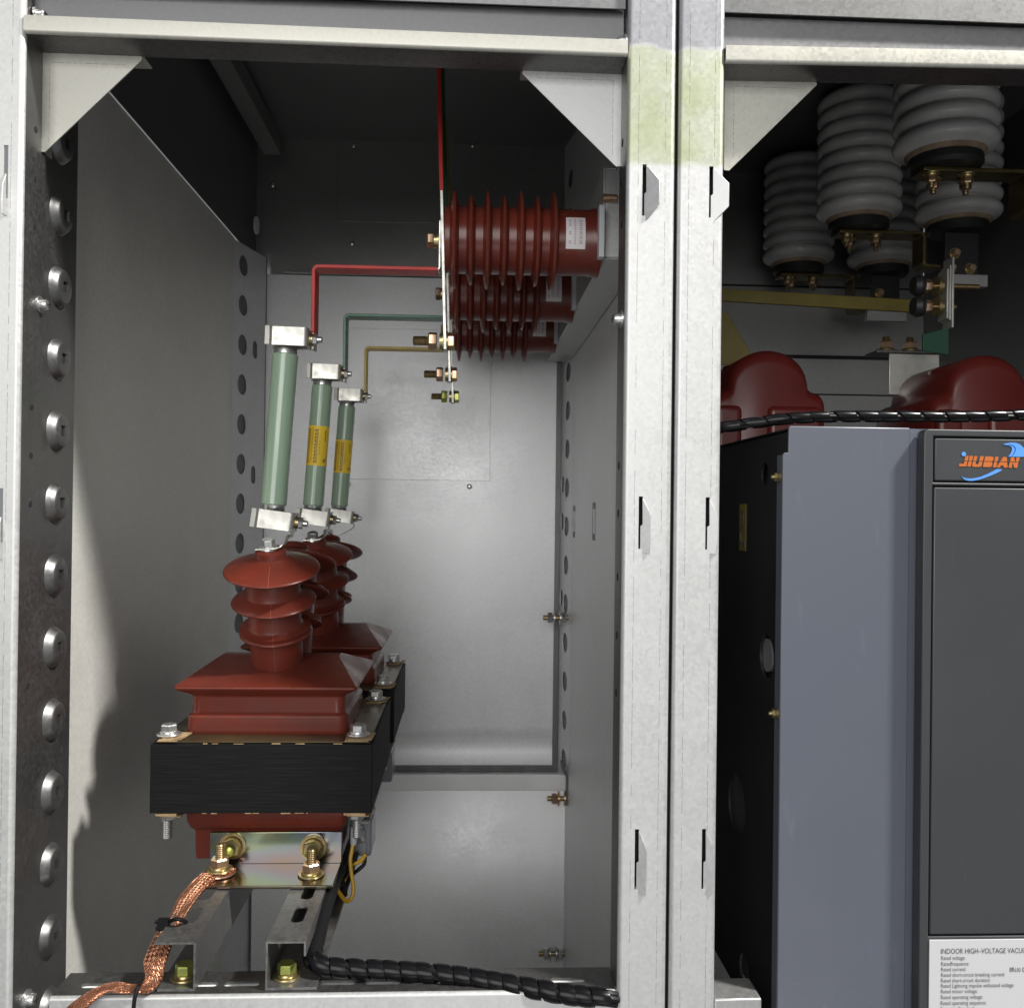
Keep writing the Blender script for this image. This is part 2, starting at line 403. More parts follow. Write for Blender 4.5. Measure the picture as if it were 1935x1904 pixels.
def text(parent, name, s, size, o, u, v, n, mtl, shear=0, sx=1.0, space=1.0):
    c = bpy.data.curves.new(name, 'FONT'); c.body = s; c.size = size; c.shear = shear; c.space_character = space
    c.resolution_u = 3
    t = bpy.data.objects.new(name, c); COL.objects.link(t)
    bpy.context.view_layer.update()
    dg = bpy.context.evaluated_depsgraph_get()
    me = bpy.data.meshes.new_from_object(t.evaluated_get(dg))
    vs = [V(o)+V(u)*p.co.x*sx+V(v)*p.co.y+V(n)*0.0003 for p in me.vertices]
    fs = [list(p.vertices) for p in me.polygons]
    bpy.data.objects.remove(t); bpy.data.curves.remove(c); bpy.data.meshes.remove(me)
    return vs, fs
def bolt_on(parent, p, axis, r, h, headmat='zinc', washer=True, wmat='zinc', thread=0, tr=None, rot=0.3, name='bolt', spring=True):
    m = MB(); a = V(axis).normalized(); p = V(p); z = 0
    if washer:
        m.lathe([(r*1.42, 0), (r*1.45, 0.0012), (r*1.40, 0.0022)], p, a, 28, 1); z = 0.0022
        if spring:
            m.lathe([(r*1.05, z), (r*1.08, z+0.0012), (r*1.02, z+0.0030)], p, a, 24, 1); z += 0.0030
    m.hexa(p+a*z, a, r, h, 0, rot)
    if thread:
        k = int(thread/0.0012); tr = tr or r*0.52
        m.lathe([(tr*(1.0 if i % 2 else 0.88), z+h*0.9+thread*i/k) for i in range(k+1)]+[(tr*0.75, z+h*0.9+thread+0.001)], p, a, 20, 2)
    return m.build(name, [headmat, wmat, 'thread'], parent, smooth=28)

EX, EY, EZ = V((1, 0, 0)), V((0, 1, 0)), V((0, 0, 1))
YF = 0.0                                     # front plane of both cabinets
def X(px, d): return W(px, 952, d).x
BOT, TOP = -1.16, 0.86
XW, XR = X(33.5, 1.0), 0.232                 # left side wall / right partition of the left bay
YB = 1.16                                    # back panel
PITCH = 0.32                                 # phase spacing in depth

# ------------------------------------------------------------------ the two cabinets
cabL = thing('switchgear_cabinet', 'open galvanised cabinet bay holding the green fuses and red voltage transformers', 'cabinet', (-0.15, 0, BOT), 'open switchgear bays')
cabR = thing('switchgear_cabinet', 'open galvanised cabinet bay holding the blue-grey circuit breaker', 'cabinet', (0.70, 0, BOT), 'open switchgear bays')

def arc(cx, cy, r, a0, a1, n=5):
    return [(cx+r*math.cos(a0+(a1-a0)*i/n), cy+r*math.sin(a0+(a1-a0)*i/n)) for i in range(n+1)]
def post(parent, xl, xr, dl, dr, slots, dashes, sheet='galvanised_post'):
    m = MB(); r = 0.005; t = 0.002
    holes = [rect(a, b, c, d) for a, b, c, d in slots]
    m.plate(rect(xl+r, xr-r, BOT, TOP), holes, (0, YF, 0), EX, EZ, EY, t, 0)
    for side in (0, 1):
        x = xl if side == 0 else xr; sg = 1 if side == 0 else -1; dep = dl if side == 0 else dr
        prof = [(x+sg*r*(1-math.sin(PI/2*i/6)), YF+r*(1-math.cos(PI/2*i/6))) for i in range(7)]
        prof += [(x, YF+dep), (x+sg*t, YF+dep)]
        prof += [(x+sg*(r-(r-t)*math.sin(PI/2*(6-i)/6)), YF+r-(r-t)*math.cos(PI/2*(6-i)/6)) for i in range(7)]
        k0 = len(m.f); m.loft([[V((a, b, BOT)) for a, b in prof], [V((a, b, TOP)) for a, b in prof]], 0)
        m.m[k0+6] = 3                                          # shade on the return put into a darker copy of the sheet
    for a, b, c, d in slots:                                    # the dark hollow of the post seen through the slot
        m.box(a-0.004, b+0.004, YF+0.018, YF+0.020, c-0.004, d+0.004, 1)
    for xx in dashes:                                           # film lines left along the folds
        z = BOT+0.05
        while z < TOP:
            L = random.uniform(0.004, 0.016)
            if random.random() < 0.8: m.box(xx-0.00014, xx+0.00014, YF-0.00012, YF+0.0005, z, z+L, 2)
            z += L+random.uniform(0.001, 0.004)
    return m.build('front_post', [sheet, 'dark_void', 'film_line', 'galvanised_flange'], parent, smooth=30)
def hook(parent, x, z1, h, ang, w, lowcut):
    """bent hanging hook pushed out of its slot"""
    m = MB(); u = V((math.cos(ang), -math.sin(ang), 0)); n = V((math.sin(ang), math.cos(ang), 0))
    out = [(0.001, 0), (w*0.25, -0.002), (w, -h*0.30), (w, -h*0.72), (w*(1-lowcut), -h), (-0.001, -h*0.98), (-0.001, -h*0.5), (0.0015, -h*0.47)]
    m.plate(out, [], (x, YF+0.0005, z1), u, EZ, n, 0.0022, 0)
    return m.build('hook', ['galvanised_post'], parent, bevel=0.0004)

# slots (x0,x1,z0,z1) from the measured heights of the three hook rows
def zy(py, px=1230): return W(px, py, 1.0).z
rows = ((311, 408), (938, 1037), (1566, 1680))
pl = X(1177, 1), X(1268.5, 1)
pr = X(1274.5, 1), X(1361, 1)
p0 = X(-58, 1), X(33.5, 1)
def slotset(px): return [(X(px, 1), X(px, 1)+0.0045, zy(b), zy(a)) for a, b in rows]
sl, sr, s0 = slotset(1207), slotset(1333.5), slotset(-2.5)
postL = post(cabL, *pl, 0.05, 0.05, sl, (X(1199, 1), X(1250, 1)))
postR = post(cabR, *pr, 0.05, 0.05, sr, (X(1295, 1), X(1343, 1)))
post0 = post(cabL, *p0, 0.05, 0.052, s0, (X(11, 1),), 'galvanised_plain')
for (a, b, c, d), ang, w, lc in zip(sl, (0.62, 0.42, 0.42), (0.017, 0.0105, 0.0105), (0.9, 0.1, 0.1)):
    hook(postL, a+0.003, d-0.002, (d-c)*1.06, ang, w, lc)
for (a, b, c, d), ang, w, lc in zip(sr, (0.30, 0.36, 0.36), (0.0185, 0.0105, 0.0105), (0.9, 0.2, 0.2)):
    hook(postR, a+0.003, d-0.002, (d-c)*1.06, ang, w, lc)
for (a, b, c, d) in s0: hook(post0, a+0.001, d-0.03, (d-c)*0.8, 1.5, 0.010, 0.2)
# the dark joint between the two bays
m = MB(); m.box(pl[1]+0.0004, pr[0]-0.0004, YF+0.012, YF+0.05, BOT, TOP); m.build('joint_seal', 'dark_void', cabL)

# perforated inner flange of the left front post: raised bosses with square holes
xf = XW-0.003
m = MB()
def boss(mb, c, axis, r0, r1, h, hs):
    a = V(axis); u = EY; w = EZ; n = 32; c = V(c)
    def ring(r, hh): return [c+a*hh+u*math.cos(2*PI*j/n)*r+w*math.sin(2*PI*j/n)*r for j in range(n)]
    def sq(r, hh):
        out = []
        for j in range(n):
            ca, sa = math.cos(2*PI*j/n), math.sin(2*PI*j/n); k = max(abs(ca), abs(sa)); out.append(c+a*hh+u*ca/k*r+w*sa/k*r)
        return out
    rr = [ring(r0*1.04, -0.0005), ring(r0, 0.0006), ring(r0-(r0-r1)*0.25, h*0.38), ring(r1+(r0-r1)*0.3, h*0.86), ring(r1, h), sq(hs, h), sq(hs, h-0.003)]
    mb.loft(rr, 0, cap=False); o = len(mb.v)-n
    mb.f.append([o+j for j in range(n)]); mb.m.append(1)
m.box(xf-0.002, xf, YF+0.052, YF+0.143, BOT, TOP)
dz = 133.6*1.09/FPX
zb0 = W(104, 950, 1.09).z
for k in range(-9, 9):
    boss(m, (xf, YF+0.094, zb0+k*dz), (1, 0, 0), 0.0235, 0.0170, 0.009, 0.0062)
m.build('perforated_flange', ['galvanised_flange', 'dark_void'], cabL, smooth=50, fixn=False)
for py, px in ((241, 63), (335, 62), (425, 60), (768, 57), (860, 55), (952, 53), (1298, 66)):
    c = W(px, py, 1.022); m = MB(); m.cyl((XW+0.0005, 0.028, c.z), (XW-0.0003, 0.028, c.z), 0.0035); m.build('pierced_hole', 'dark_void', cabL)
for py in (270, 345, 425, 880, 970, 1090, 1200, 1308):
    c = W(1170, py, 1.03); m = MB(); m.cyl((pl[0]-0.0005, 0.03, c.z), (pl[0]+0.0003, 0.03, c.z), 0.0045); m.build('pierced_hole', 'dark_void', cabL)

def lip_rail(parent, xa, za_t, za_b, xb, zb_t, zb_b, depth, name, mtl):
    """folded door rail: front lip, underside running back, upper return"""
    m = MB(); r = 0.004; rings = []
    for x, zt, zb in ((xa, za_t, za_b), (xb, zb_t, zb_b)):
        p = [(0, zt)]
        p += [(0+r*(1-math.cos(PI/2*i/5))-0.0, zb+r*(1-math.sin(PI/2*i/5))) for i in range(6)]
        p += [(depth, zb), (depth, zb+0.002), (0.004, zb+0.006), (0.002, zt-0.002), (0.02, zt-0.002), (0.02, zt)]
        rings.append([V((x, YF-0.002+a, b)) for a, b in p])
    k0 = len(m.f); m.loft(rings, 0)
    m.m[k0+6] = 1                                              # underside in a darker metal: its shade painted onto the same sheet
    return m.build(name, [mtl, 'galvanised_rail'], parent, smooth=40)
# --- top rail and header of the left bay
a, b = W(46, 30, 1), W(46, 63, 1); c, d = W(1189, 77, 1), W(1189, 107, 1)
railT = lip_rail(cabL, a.x, a.z, b.z, pl[0]-0.0005, c.z, d.z, 0.045, 'top_rail', 'galvanised_cream')
hz = W(620, 55, 1.02).z
m = MB(); m.box(p0[1]-0.03, pl[0]-0.002, YF+0.021, YF+0.023, c.z-0.001, W(1100, 18, 1.02).z)
m.build('header_panel', 'galvanised_grey', cabL)  # header and cover above: shade from overhead put into a darker sheet colour
m = MB(); m.box(p0[1]-0.03, pl[0]-0.002, YF+0.008, YF+0.010, W(1100, 16, 1.01).z, TOP)
m.build('upper_cover', 'galvanised_grey', cabL)
m = MB(); m.box(p0[1]-0.03, pl[1]-0.01, YF+0.03, YF+0.034, c.z-0.002, TOP)
m.build('upper_backing', 'galvanised_dark', cabL)
# --- same for the right bay
xe = 1.02
e, f2 = W(1369, 87, 1), W(1369, 119, 1); g, h2 = W(1935, 98, 1), W(1935, 131, 1)
sl_ = (g.z-e.z)/(g.x-e.x)
railTR = lip_rail(cabR, pr[1]+0.0005, e.z, f2.z, xe, e.z+sl_*(xe-e.x), f2.z+sl_*(xe-e.x), 0.045, 'top_rail', 'galvanised_cream')
m = MB(); m.box(pr[1]+0.001, xe, YF+0.021, YF+0.023, g.z-0.004, W(1600, 40, 1.02).z); m.build('header_panel', 'galvanised_grey', cabR)  # header shade is in the sheet colour here too
m = MB(); m.box(pr[1]+0.001, xe, YF+0.010, YF+0.012, W(1600, 35, 1.01).z+0.002, TOP); m.build('upper_cover', 'galvanised_inner', cabR)
m = MB(); m.box(pr[1]-0.03, xe, YF+0.03, YF+0.034, g.z-0.005, TOP); m.build('upper_backing', 'galvanised_dark', cabR)

# --- gussets
def gusset(parent, pts, d, mtl, name='gusset_plate'):
    """folded triangular corner plate with two flanged edges: pts = corner, along the rail, down the post"""
    P = [W(px, py, d) for px, py in pts]; y = P[0].y
    m = MB()
    c, r_, dn = [(p.x, p.z) for p in P]
    sx = 1 if r_[0] > c[0] else -1
    ext = [(c[0], c[1]), (r_[0]-sx*0.002, r_[1]), (r_[0]-sx*0.0015, r_[1]-0.006), (dn[0]+sx*0.006, dn[1]+0.0005), (dn[0], dn[1]+0.001)]
    m.plate(ext, [], (0, y, 0), EX, EZ, EY, 0.002, 0)
    m.box(min(c[0], r_[0]), max(c[0], r_[0])-0.006*0, y+0.0025, y+0.03, c[1]-0.0018, c[1]-0.0002, 0)
    m.box(min(c[0], c[0]+sx*0.0018), max(c[0], c[0]+sx*0.0018), y+0.0025, y+0.03, dn[1]+0.004, c[1]-0.003, 0)
    zz = c[1]-0.012; x = c[0]+sx*0.012
    while sx*(r_[0]-x) > 0.022:
        L = random.uniform(0.003, 0.009); m.box(min(x, x+sx*L), max(x, x+sx*L), y-0.00015, y+0.0004, zz, zz+0.0003, 1); x += sx*(L+random.uniform(0.001, 0.003))
    xx = c[0]+sx*0.011; z = c[1]-0.012
    while z-dn[1] > 0.016:
        L = random.uniform(0.003, 0.009); m.box(xx, xx+0.0003, y-0.00015, y+0.0004, z-L, z, 1); z -= L+random.uniform(0.001, 0.003)
    return m.build(name, [mtl, 'ink'], parent, bevel=0.0006)
gusset(cabL, ((75, 97), (271, 103), (74, 288)), 1.042, 'galvanised_cream')
gusset(cabL, ((1177, 133), (985, 130), (1174, 316)), 1.042, 'galvanised')
gusset(cabR, ((1369, 143), (1546, 151), (1368, 323)), 1.042, 'galvanised_cream')

# --- bottom rail, left bay: slotted top flange with a folded front
fl = W(88, 1879, 1.0); fr = W(1168, 1876, 1.0)
ZB = (fl.z+fr.z)/2
m = MB()
holes = []
pxs = [(163, 240), (243, 318), (322, 356), (361, 424), (432, 515), (582, 600), (609, 684), (695, 770), (985, 1042), (1050, 1107)]
for q in ((205, 33), (282, 33), (394, 33), (472, 33), (560, 33), (650, 34), (735, 34), (820, 34), (905, 34), (1000, 34), (1083, 33)):
    cx = X(q[0], 1.03); holes.append(stadium(cx, 0.024, q[1]*1.03/FPX, 0.0048))
m.plate(rect(fl.x+0.003, pl[0]-0.001, 0.004, 0.052), holes, (0, YF, ZB), EX, EY, -EZ, 0.002, 0)
prof = [(0.004-0.004*math.sin(PI/2*i/6), ZB-0.004*(1-math.cos(PI/2*i/6))) for i in range(7)]+[(0, BOT), (0.002, BOT), (0.002, ZB-0.004), (0.004, ZB-0.002)]
m.loft([[V((x, YF+a_, b_)) for a_, b_ in prof] for x in (fl.x+0.003, pl[0]-0.001)], 1)
m.build('bottom_rail', ['galvanised_rail', 'galvanised_post'], cabL, smooth=40)
m = MB()                                                       # bright sill under the slots, seen through them
m.box(fl.x+0.004, pl[0]-0.002, YF+0.006, YF+0.05, ZB-0.0048, ZB-0.0032); m.build('sill_strip', 'white_sheet', cabL)
m = MB(); m.box(pr[1]+0.0005, X(1452, 1.0), YF+0.004, YF+0.05, W(1400, 1890, 1.0).z-0.3, W(1400, 1890, 1.0).z); m.build('bottom_rail', 'galvanised', cabR, bevel=0.002)

# --- left side wall, back posts, back panels, right partition, top, floor
zt = 0.57; XV = -0.505
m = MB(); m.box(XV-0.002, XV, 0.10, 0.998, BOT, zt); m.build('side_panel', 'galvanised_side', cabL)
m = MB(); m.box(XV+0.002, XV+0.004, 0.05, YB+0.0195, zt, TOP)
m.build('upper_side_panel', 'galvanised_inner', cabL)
def slotted(parent, x, side, y0, y1, yh, z0, z1, n0, pitch, mtl, name='perforated_post', extra=()):
    m = MB(); holes = []
    for k in range(-14, 14):
        zc = n0+k*pitch
        if z0+0.04 < zc < z1-0.04: holes.append(stadium(yh, zc, 0.020, 0.0225))
    for yy, zc in extra: holes.append(stadium(yy, zc, 0.018, 0.02))
    m.plate(rect(y0, y1, z0, z1), holes, (x, 0, 0), EY, EZ, V((side, 0, 0)), 0.002, 0)
    m.box(min(x+side*0.02, x+side*0.022), max(x+side*0.02, x+side*0.022), y0, y1, z0, z1, 1)
    return m.build(name, [mtl, 'galvanised_inner'], parent, smooth=30)
def angled(parent, p, q, uh, z0, z1, n0, pitch, mtl, name='rear_post', extra=()):
    """perforated rear post, its pierced face set askew between side wall and back panel"""
    p, q = V((p[0], p[1], 0)), V((q[0], q[1], 0)); u = (q-p).normalized(); L = (q-p).length
    n = u.cross(EZ)
    if n.y < 0: n = -n
    m = MB(); holes = []
    for k in range(-14, 14):
        zc = n0+k*pitch
        if z0+0.04 < zc < z1-0.04: holes.append(stadium(uh, zc, 0.0205, 0.0225))
    for uu, zc in extra: holes.append(stadium(uu, zc, 0.012, 0.02))
    m.plate(rect(0, L, z0, z1), holes, p, u, EZ, n, 0.002, 0)
    c = (p+q)/2+n*0.0045; m.obox(V((c.x, c.y, (z0+z1)/2)), u, EZ, n, L*0.54, (z1-z0)/2, 0.001, 1)
    return m.build(name, [mtl, 'galvanised_grey'], parent, smooth=30)
angled(cabL, (XV-0.001, 0.992), (X(497, 2.14), 1.14), 0.048, BOT, zt-0.003, W(460, 652, 2.04).z, 74*2.04/FPX, 'galvanised_panel',
       extra=[(0.105, W(470, 660, 2.09).z), (0.105, W(470, 897, 2.09).z), (0.105, W(480, 425, 2.09).z)])
m = MB(); m.box(X(497, 2.14)-0.004, X(497, 2.14)-0.002, 1.142, YB, BOT, zt); m.build('joint_strip', 'galvanised_inner', cabL)
# ceiling angle over the left side
m = MB(); m.box(-0.475, -0.437, 0.2, 1.13, 0.80, 0.802); m.box(-0.439, -0.437, 0.2, 1.13, 0.802, 0.84)
m.build('ceiling_angle', 'galvanised_dark', cabL)
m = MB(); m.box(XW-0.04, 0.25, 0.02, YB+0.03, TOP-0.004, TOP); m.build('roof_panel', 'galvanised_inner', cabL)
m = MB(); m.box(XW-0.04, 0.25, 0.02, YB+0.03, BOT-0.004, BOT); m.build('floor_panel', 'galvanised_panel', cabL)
# back: upper recessed panel, ledge, main panel with access plate, lower folded panel
zl = W(660, 520, 2.15).z; zlow = W(880, 1452, 2.15).z
xb0, xb1 = X(499, 2.16), X(1049, 2.16)
m = MB(); m.box(XV-0.03, XR+0.008, YB+0.02, YB+0.022, BOT, TOP); m.build('upper_back_panel', 'galvanised_dark', cabL)
m = MB(); m.box(xb0+0.04, X(842, 2.16), YB-0.004, YB+0.02, zl+0.002, zl+0.006); m.cyl((xb0+0.04, YB-0.006, zl+0.004), (X(1049, 2.16), YB-0.006, zl+0.004), 0.0022, mi=0)
m.build('back_ledge', 'galvanised', cabL)
m = MB()
zq = [W(880, py, 2.16).z for py in (1372, 1388, 1402, 1420, 1434)]
prof = [(YB, zl), (YB, zq[0]), (YB+0.002, zq[1]), (YB+0.006, zq[2]), (YB+0.003, zq[3]), (YB, zq[4]), (YB, zlow+0.006)]
prof += [(y_+0.002, z_) for y_, z_ in prof[::-1]]
m.loft([[V((x, y_, z_)) for y_, z_ in prof] for x in (xb0, xb1)], 0)
m.build('back_panel', 'galvanised_panel', cabL, smooth=60)
ax1, az0, ax0, az1 = X(925, 2.16), W(800, 907, 2.16).z, X(655, 2.16), W(760, 622, 2.16).z
m = MB(); m.box(ax0, ax1, YB-0.0018, YB-0.0002, az0, az1); m.build('access_plate', 'galvanised_panel', cabL, bevel=0.0007)
for px, py in ((887, 919), (658, 914), (668, 212), (893, 216), (668, 275), (893, 275), (665, 460), (498, 170), (515, 350)):
    c = W(px, py, 2.155 if py > 520 else 2.17); m = MB(); m.lathe([(0.006, 0), (0.0055, -0.002), (0.003, -0.0035)], c, (0, 1, 0), 16); m.build('rivet', 'zinc', cabL)
m = MB(); m.box(X(630, 2.18), X(1000, 2.18), YB+0.0165, YB+0.0195, W(700, 420, 2.18).z, W(700, 120, 2.18).z); m.build('upper_access_plate', 'galvanised_dark', cabL, bevel=0.0007)
# lower back panel: folded lip
zk = W(880, 1494, 2.09).z
m = MB()
prof = [(YB+0.0, zlow-0.010), (YB-0.058, zlow-0.010), (YB-0.062, zlow-0.013), (YB-0.062, BOT), (YB-0.060, BOT), (YB-0.060, zlow-0.014), (YB, zlow-0.012)]
m.loft([[V((x, a_, b_)) for a_, b_ in prof] for x in (XW+0.002, XR-0.002)], 0)
m.build('lower_back_panel', 'galvanised_panel', cabL, smooth=60)
m = MB(); m.box(XW+0.002, XR-0.003, YB-0.0665, YB-0.0625, zk, W(880, 1463, 2.095).z); m.build('lip_highlight_strip', 'white_sheet', cabL, bevel=0.0012)  # white strip: light caught by the folded lip, put into the colour
m = MB()
for k in range(9): m.box(-0.14+k*0.075, -0.14+k*0.075+0.055, YB-0.004, YB-0.001, zlow-0.006, zlow-0.003)
m.box(XW, XR, YB+0.003, YB+0.005, zlow-0.02, zlow+0.01); m.build('joint_strip', 'galvanised_inner', cabL)
# dark gap and rear right post
m = MB(); m.box(xb1, xb1+0.012, YB+0.004, YB+0.006, BOT, zl+0.05); m.build('joint_strip', 'galvanised_inner', cabL)
m = MB(); m.box(XR, XR+0.002, 0.05, YB-0.092, BOT, TOP-0.005); m.build('partition_panel', 'galvanised_panel', cabL)
angled(cabL, (xb1+0.0135, YB+0.002), (XR+0.0005, YB-0.09), 0.048, BOT, TOP-0.01, W(1067, 775, 2.11).z, 73.5*2.11/FPX, 'galvanised_panel',
       extra=[(0.014, W(1062, 915, 2.14).z), (0.014, W(1060, 985, 2.14).z), (0.014, W(1055, 1130, 2.14).z)])
for px, d_, hh in ((1083, 2.02, 30), (1121, 1.70, 36)):
    m = MB()
    c = W(px, 985, d_); hw, hz_ = 0.018, hh*d_/FPX
    for a_, b_, c_, e_ in ((-hw, hw, hz_-0.012, hz_), (-hw, hw, -hz_, -hz_+0.012), (-hw, -hw+0.003, -hz_, hz_), (hw-0.003, hw, -hz_, hz_)):
        m.box(XR-0.0006, XR+0.0005, c.y+a_, c.y+b_, c.z+c_, c.z+e_)
    m.build('pressed_slot', 'galvanised_inner', cabL)
# cross bolts of the rear right post
for px, py, hm in ((1053, 1167, 'zinc'), (1061, 1508, 'copper_nut'), (1045, 1801, 'zinc')):
    c = W(px, py, 2.09)
    m = MB(); m.cyl(c-EX*0.032, c+EX*0.030, 0.0055, mi=1)
    m.hexa(c-EX*0.022, EX, 0.0125, 0.011, 0); m.hexa(c+EX*0.010, EX, 0.0125, 0.011, 0); m.lathe([(0.0165, 0), (0.0165, 0.003)], c-EX*0.009, EX, 20, 0); m.lathe([(0.0165, 0), (0.0165, 0.003)], c+EX*0.005, EX, 20, 0)
    m.build('cross_bolt', [hm, 'thread'], cabL)
m = MB(); c = W(1061, 1480, 2.085)
m.strip(spline([c+V((0, 0, 0.05)), c+V((0.003, 0, 0.03)), c+V((0.012, 0, 0.015)), c+V((0.012, 0, -0.045))], 6), EY, 0.012, 0.005)
m.build('hanger_strap', 'galvanised_inner', cabL)

# channel carrying the insulators along the right partition
bz1, bz0 = W(1150, 316, 1.25).z, W(1150, 490, 1.25).z
m = MB(); r = 0.005
yb0 = 0.25
m.box(0.178, 0.181, yb0, YB-0.03, bz0, bz1); m.box(0.181, XR-0.001, yb0, YB-0.03, bz0, bz0+0.003); m.box(0.181, XR-0.001, yb0, YB-0.03, bz1-0.003, bz1)
m.box(0.181, XR-0.0015, yb0+0.0, yb0+0.003, bz0+0.003, bz1-0.003)
m.build('mounting_channel', 'galvanised_plain', cabL, bevel=0.003, seg=3)
c = W(1160, 377, 1.25)
m = MB(); m.lathe([(0.0055*(1 if i % 2 else 0.86), -0.012+0.0012*i) for i in range(16)], (c.x-0.004, yb0-0.006, c.z), EX, 18); m.build('bolt', 'copper_nut', cabL)

# frame screws
def panhead(parent, p, axis, r):
    m = MB(); a = V(axis)
    m.lathe([(r*1.5, 0), (r*1.5, 0.002), (r, 0.0022), (r*1.02, 0.006), (r*0.85, 0.009), (r*0.4, 0.0105)], p, a, 24, 0)
    m.obox(V(p)+a*0.0105, EZ, a.cross(EZ), a, r*0.6, r*0.1, 0.0006, 1); m.obox(V(p)+a*0.0105, EZ, a.cross(EZ), a, r*0.1, r*0.6, 0.0006, 1)
    m.build('screw', ['zinc', 'dark_void'], parent, smooth=40)
panhead(cabL, (XW, 0.042, W(70, 575, 1.04).z), (1, 0, 0), 0.006)
panhead(cabL, (XW, 0.036, W(45, 1893, 1.03).z), (1, 0, 0), 0.007)
panhead(cabL, (pl[0], 0.02, W(1168, 603, 1.02).z), (-1, 0, 0), 0.0068)
panhead(cabL, (pl[0], 0.006, W(1158, 1889, 1.0).z), (-1, 0, 0), 0.0072)
panhead(cabL, (pl[0], 0.012, W(1182, 68, 1.0).z), (-1, 0, 0), 0.0052)
panhead(cabL, (XW+0.002, 0.018, W(82, 28, 1.02).z), (1, 0, 0), 0.0045)

# right bay shell
XRR = 1.08
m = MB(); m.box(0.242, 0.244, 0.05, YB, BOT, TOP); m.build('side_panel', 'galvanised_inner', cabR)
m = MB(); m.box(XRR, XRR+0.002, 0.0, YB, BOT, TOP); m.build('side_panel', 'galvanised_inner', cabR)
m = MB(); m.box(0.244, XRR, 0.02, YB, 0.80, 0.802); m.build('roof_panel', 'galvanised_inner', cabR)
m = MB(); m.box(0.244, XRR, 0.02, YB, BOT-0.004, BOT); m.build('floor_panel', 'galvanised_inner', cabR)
zr1, zr2, zr3 = W(1550, 543, 2.16).z, W(1600, 676, 2.15).z, W(1600, 745, 2.12).z
for za, zb_, yy, nm in ((zr1+0.003, 0.80, YB, 'back_panel'), (zr2+0.006, zr1-0.003, YB-0.004, 'back_panel'), (zr3+0.003, zr2-0.006, YB-0.02, 'back_panel'), (BOT, zr3-0.003, YB-0.04, 'back_panel')):
    m = MB(); m.box(0.246, XRR-0.002, yy, yy+0.003, za, zb_); m.build(nm, 'galvanised_dark', cabR)
m = MB(); m.box(0.246, XRR-0.002, YB+0.006, YB+0.008, BOT, 0.8); m.build('joint_strip', 'dark_void', cabR)
m = MB(); m.box(X(1893, 1.9), X(1900, 1.9), 0.88, 0.90, BOT, W(1895, 505, 1.9).z); m.box(X(1900, 1.9), X(1930, 1.9), 0.9, 0.902, BOT, 0.8)
m.build('inner_post', 'galvanised_inner', cabR)

# ------------------------------------------------------------------ voltage transformers (one built, two copied)
PX, PD = -0.258, 0.305                      # middle of the body: X and depth behind the front plane
cf = 0.17                                   # core front face
cx0, cx1 = W(283, 1470, 1.17).x, W(703, 1470, 1.17).x
cz1, cz0 = W(490, 1405, 1.17).z, W(490, 1536, 1.17).z
ZP = W(520, 1672, 1.146).z                  # top of the foot bracket
pt = thing('voltage_transformer', 'red resin voltage transformer with black core over the rainbow tinted bracket and copper braid', 'transformer', (PX, PD, ZP-0.003), 'voltage transformers in a row')
def body_rings(lst, cxx, cyy): return [[V((cxx+a_, cyy+b_, z)) for a_, b_ in rrect(hw, hd, rr)] for hw, hd, z, rr in lst]
m = MB()
cb = PX+0.002
by = PD-0.002
m.loft(body_rings([(0.099, 0.090, cz1-0.004, 0.012), (0.1030, 0.094, cz1+0.003, 0.012), (0.1035, 0.0945, cz1+0.008, 0.012), (0.1030, 0.094, cz1+0.0255, 0.012), (0.0995, 0.0905, cz1+0.0285, 0.012),
                   (0.0985, 0.0895, cz1+0.030, 0.012), (0.0985, 0.0895, cz1+0.050, 0.012), (0.101, 0.092, cz1+0.0525, 0.012), (0.1135, 0.1045, cz1+0.0595, 0.010), (0.1165, 0.1075, cz1+0.0625, 0.006), (0.1160, 0.107, cz1+0.0655, 0.006)], cb, by))
# roof: two slopes rising to a short ridge, hipped at the sides
zr_ = cz1+0.0655; zt_r = cz1+0.0915
o_ = len(m.v)
m.add([(cb-0.1155, by-0.1065, zr_), (cb+0.1155, by-0.1065, zr_), (cb+0.1155, by+0.1065, zr_), (cb-0.1155, by+0.1065, zr_),
       (cb-0.080, by-0.012, zt_r), (cb+0.080, by-0.012, zt_r), (cb+0.080, by+0.012, zt_r), (cb-0.080, by+0.012, zt_r)],
      [(0, 1, 5, 4), (1, 2, 6, 5), (2, 3, 7, 6), (3, 0, 4, 7), (4, 5, 6, 7), (3, 2, 1, 0)], 0)
m.loft(body_rings([(0.092, 0.080, ZP+0.004, 0.003), (0.0935, 0.081, cz0-0.040, 0.003), (0.0940, 0.0815, cz0-0.038, 0.003), (0.0985, 0.087, cz0-0.034, 0.006), (0.1025, 0.091, cz0-0.027, 0.010), (0.104, 0.0925, cz0-0.014, 0.010), (0.103, 0.092, cz0+0.004, 0.01)], cb, by))
resin = m.build('resin_body', 'resin_red', pt, smooth=30, bevel=0.0012)
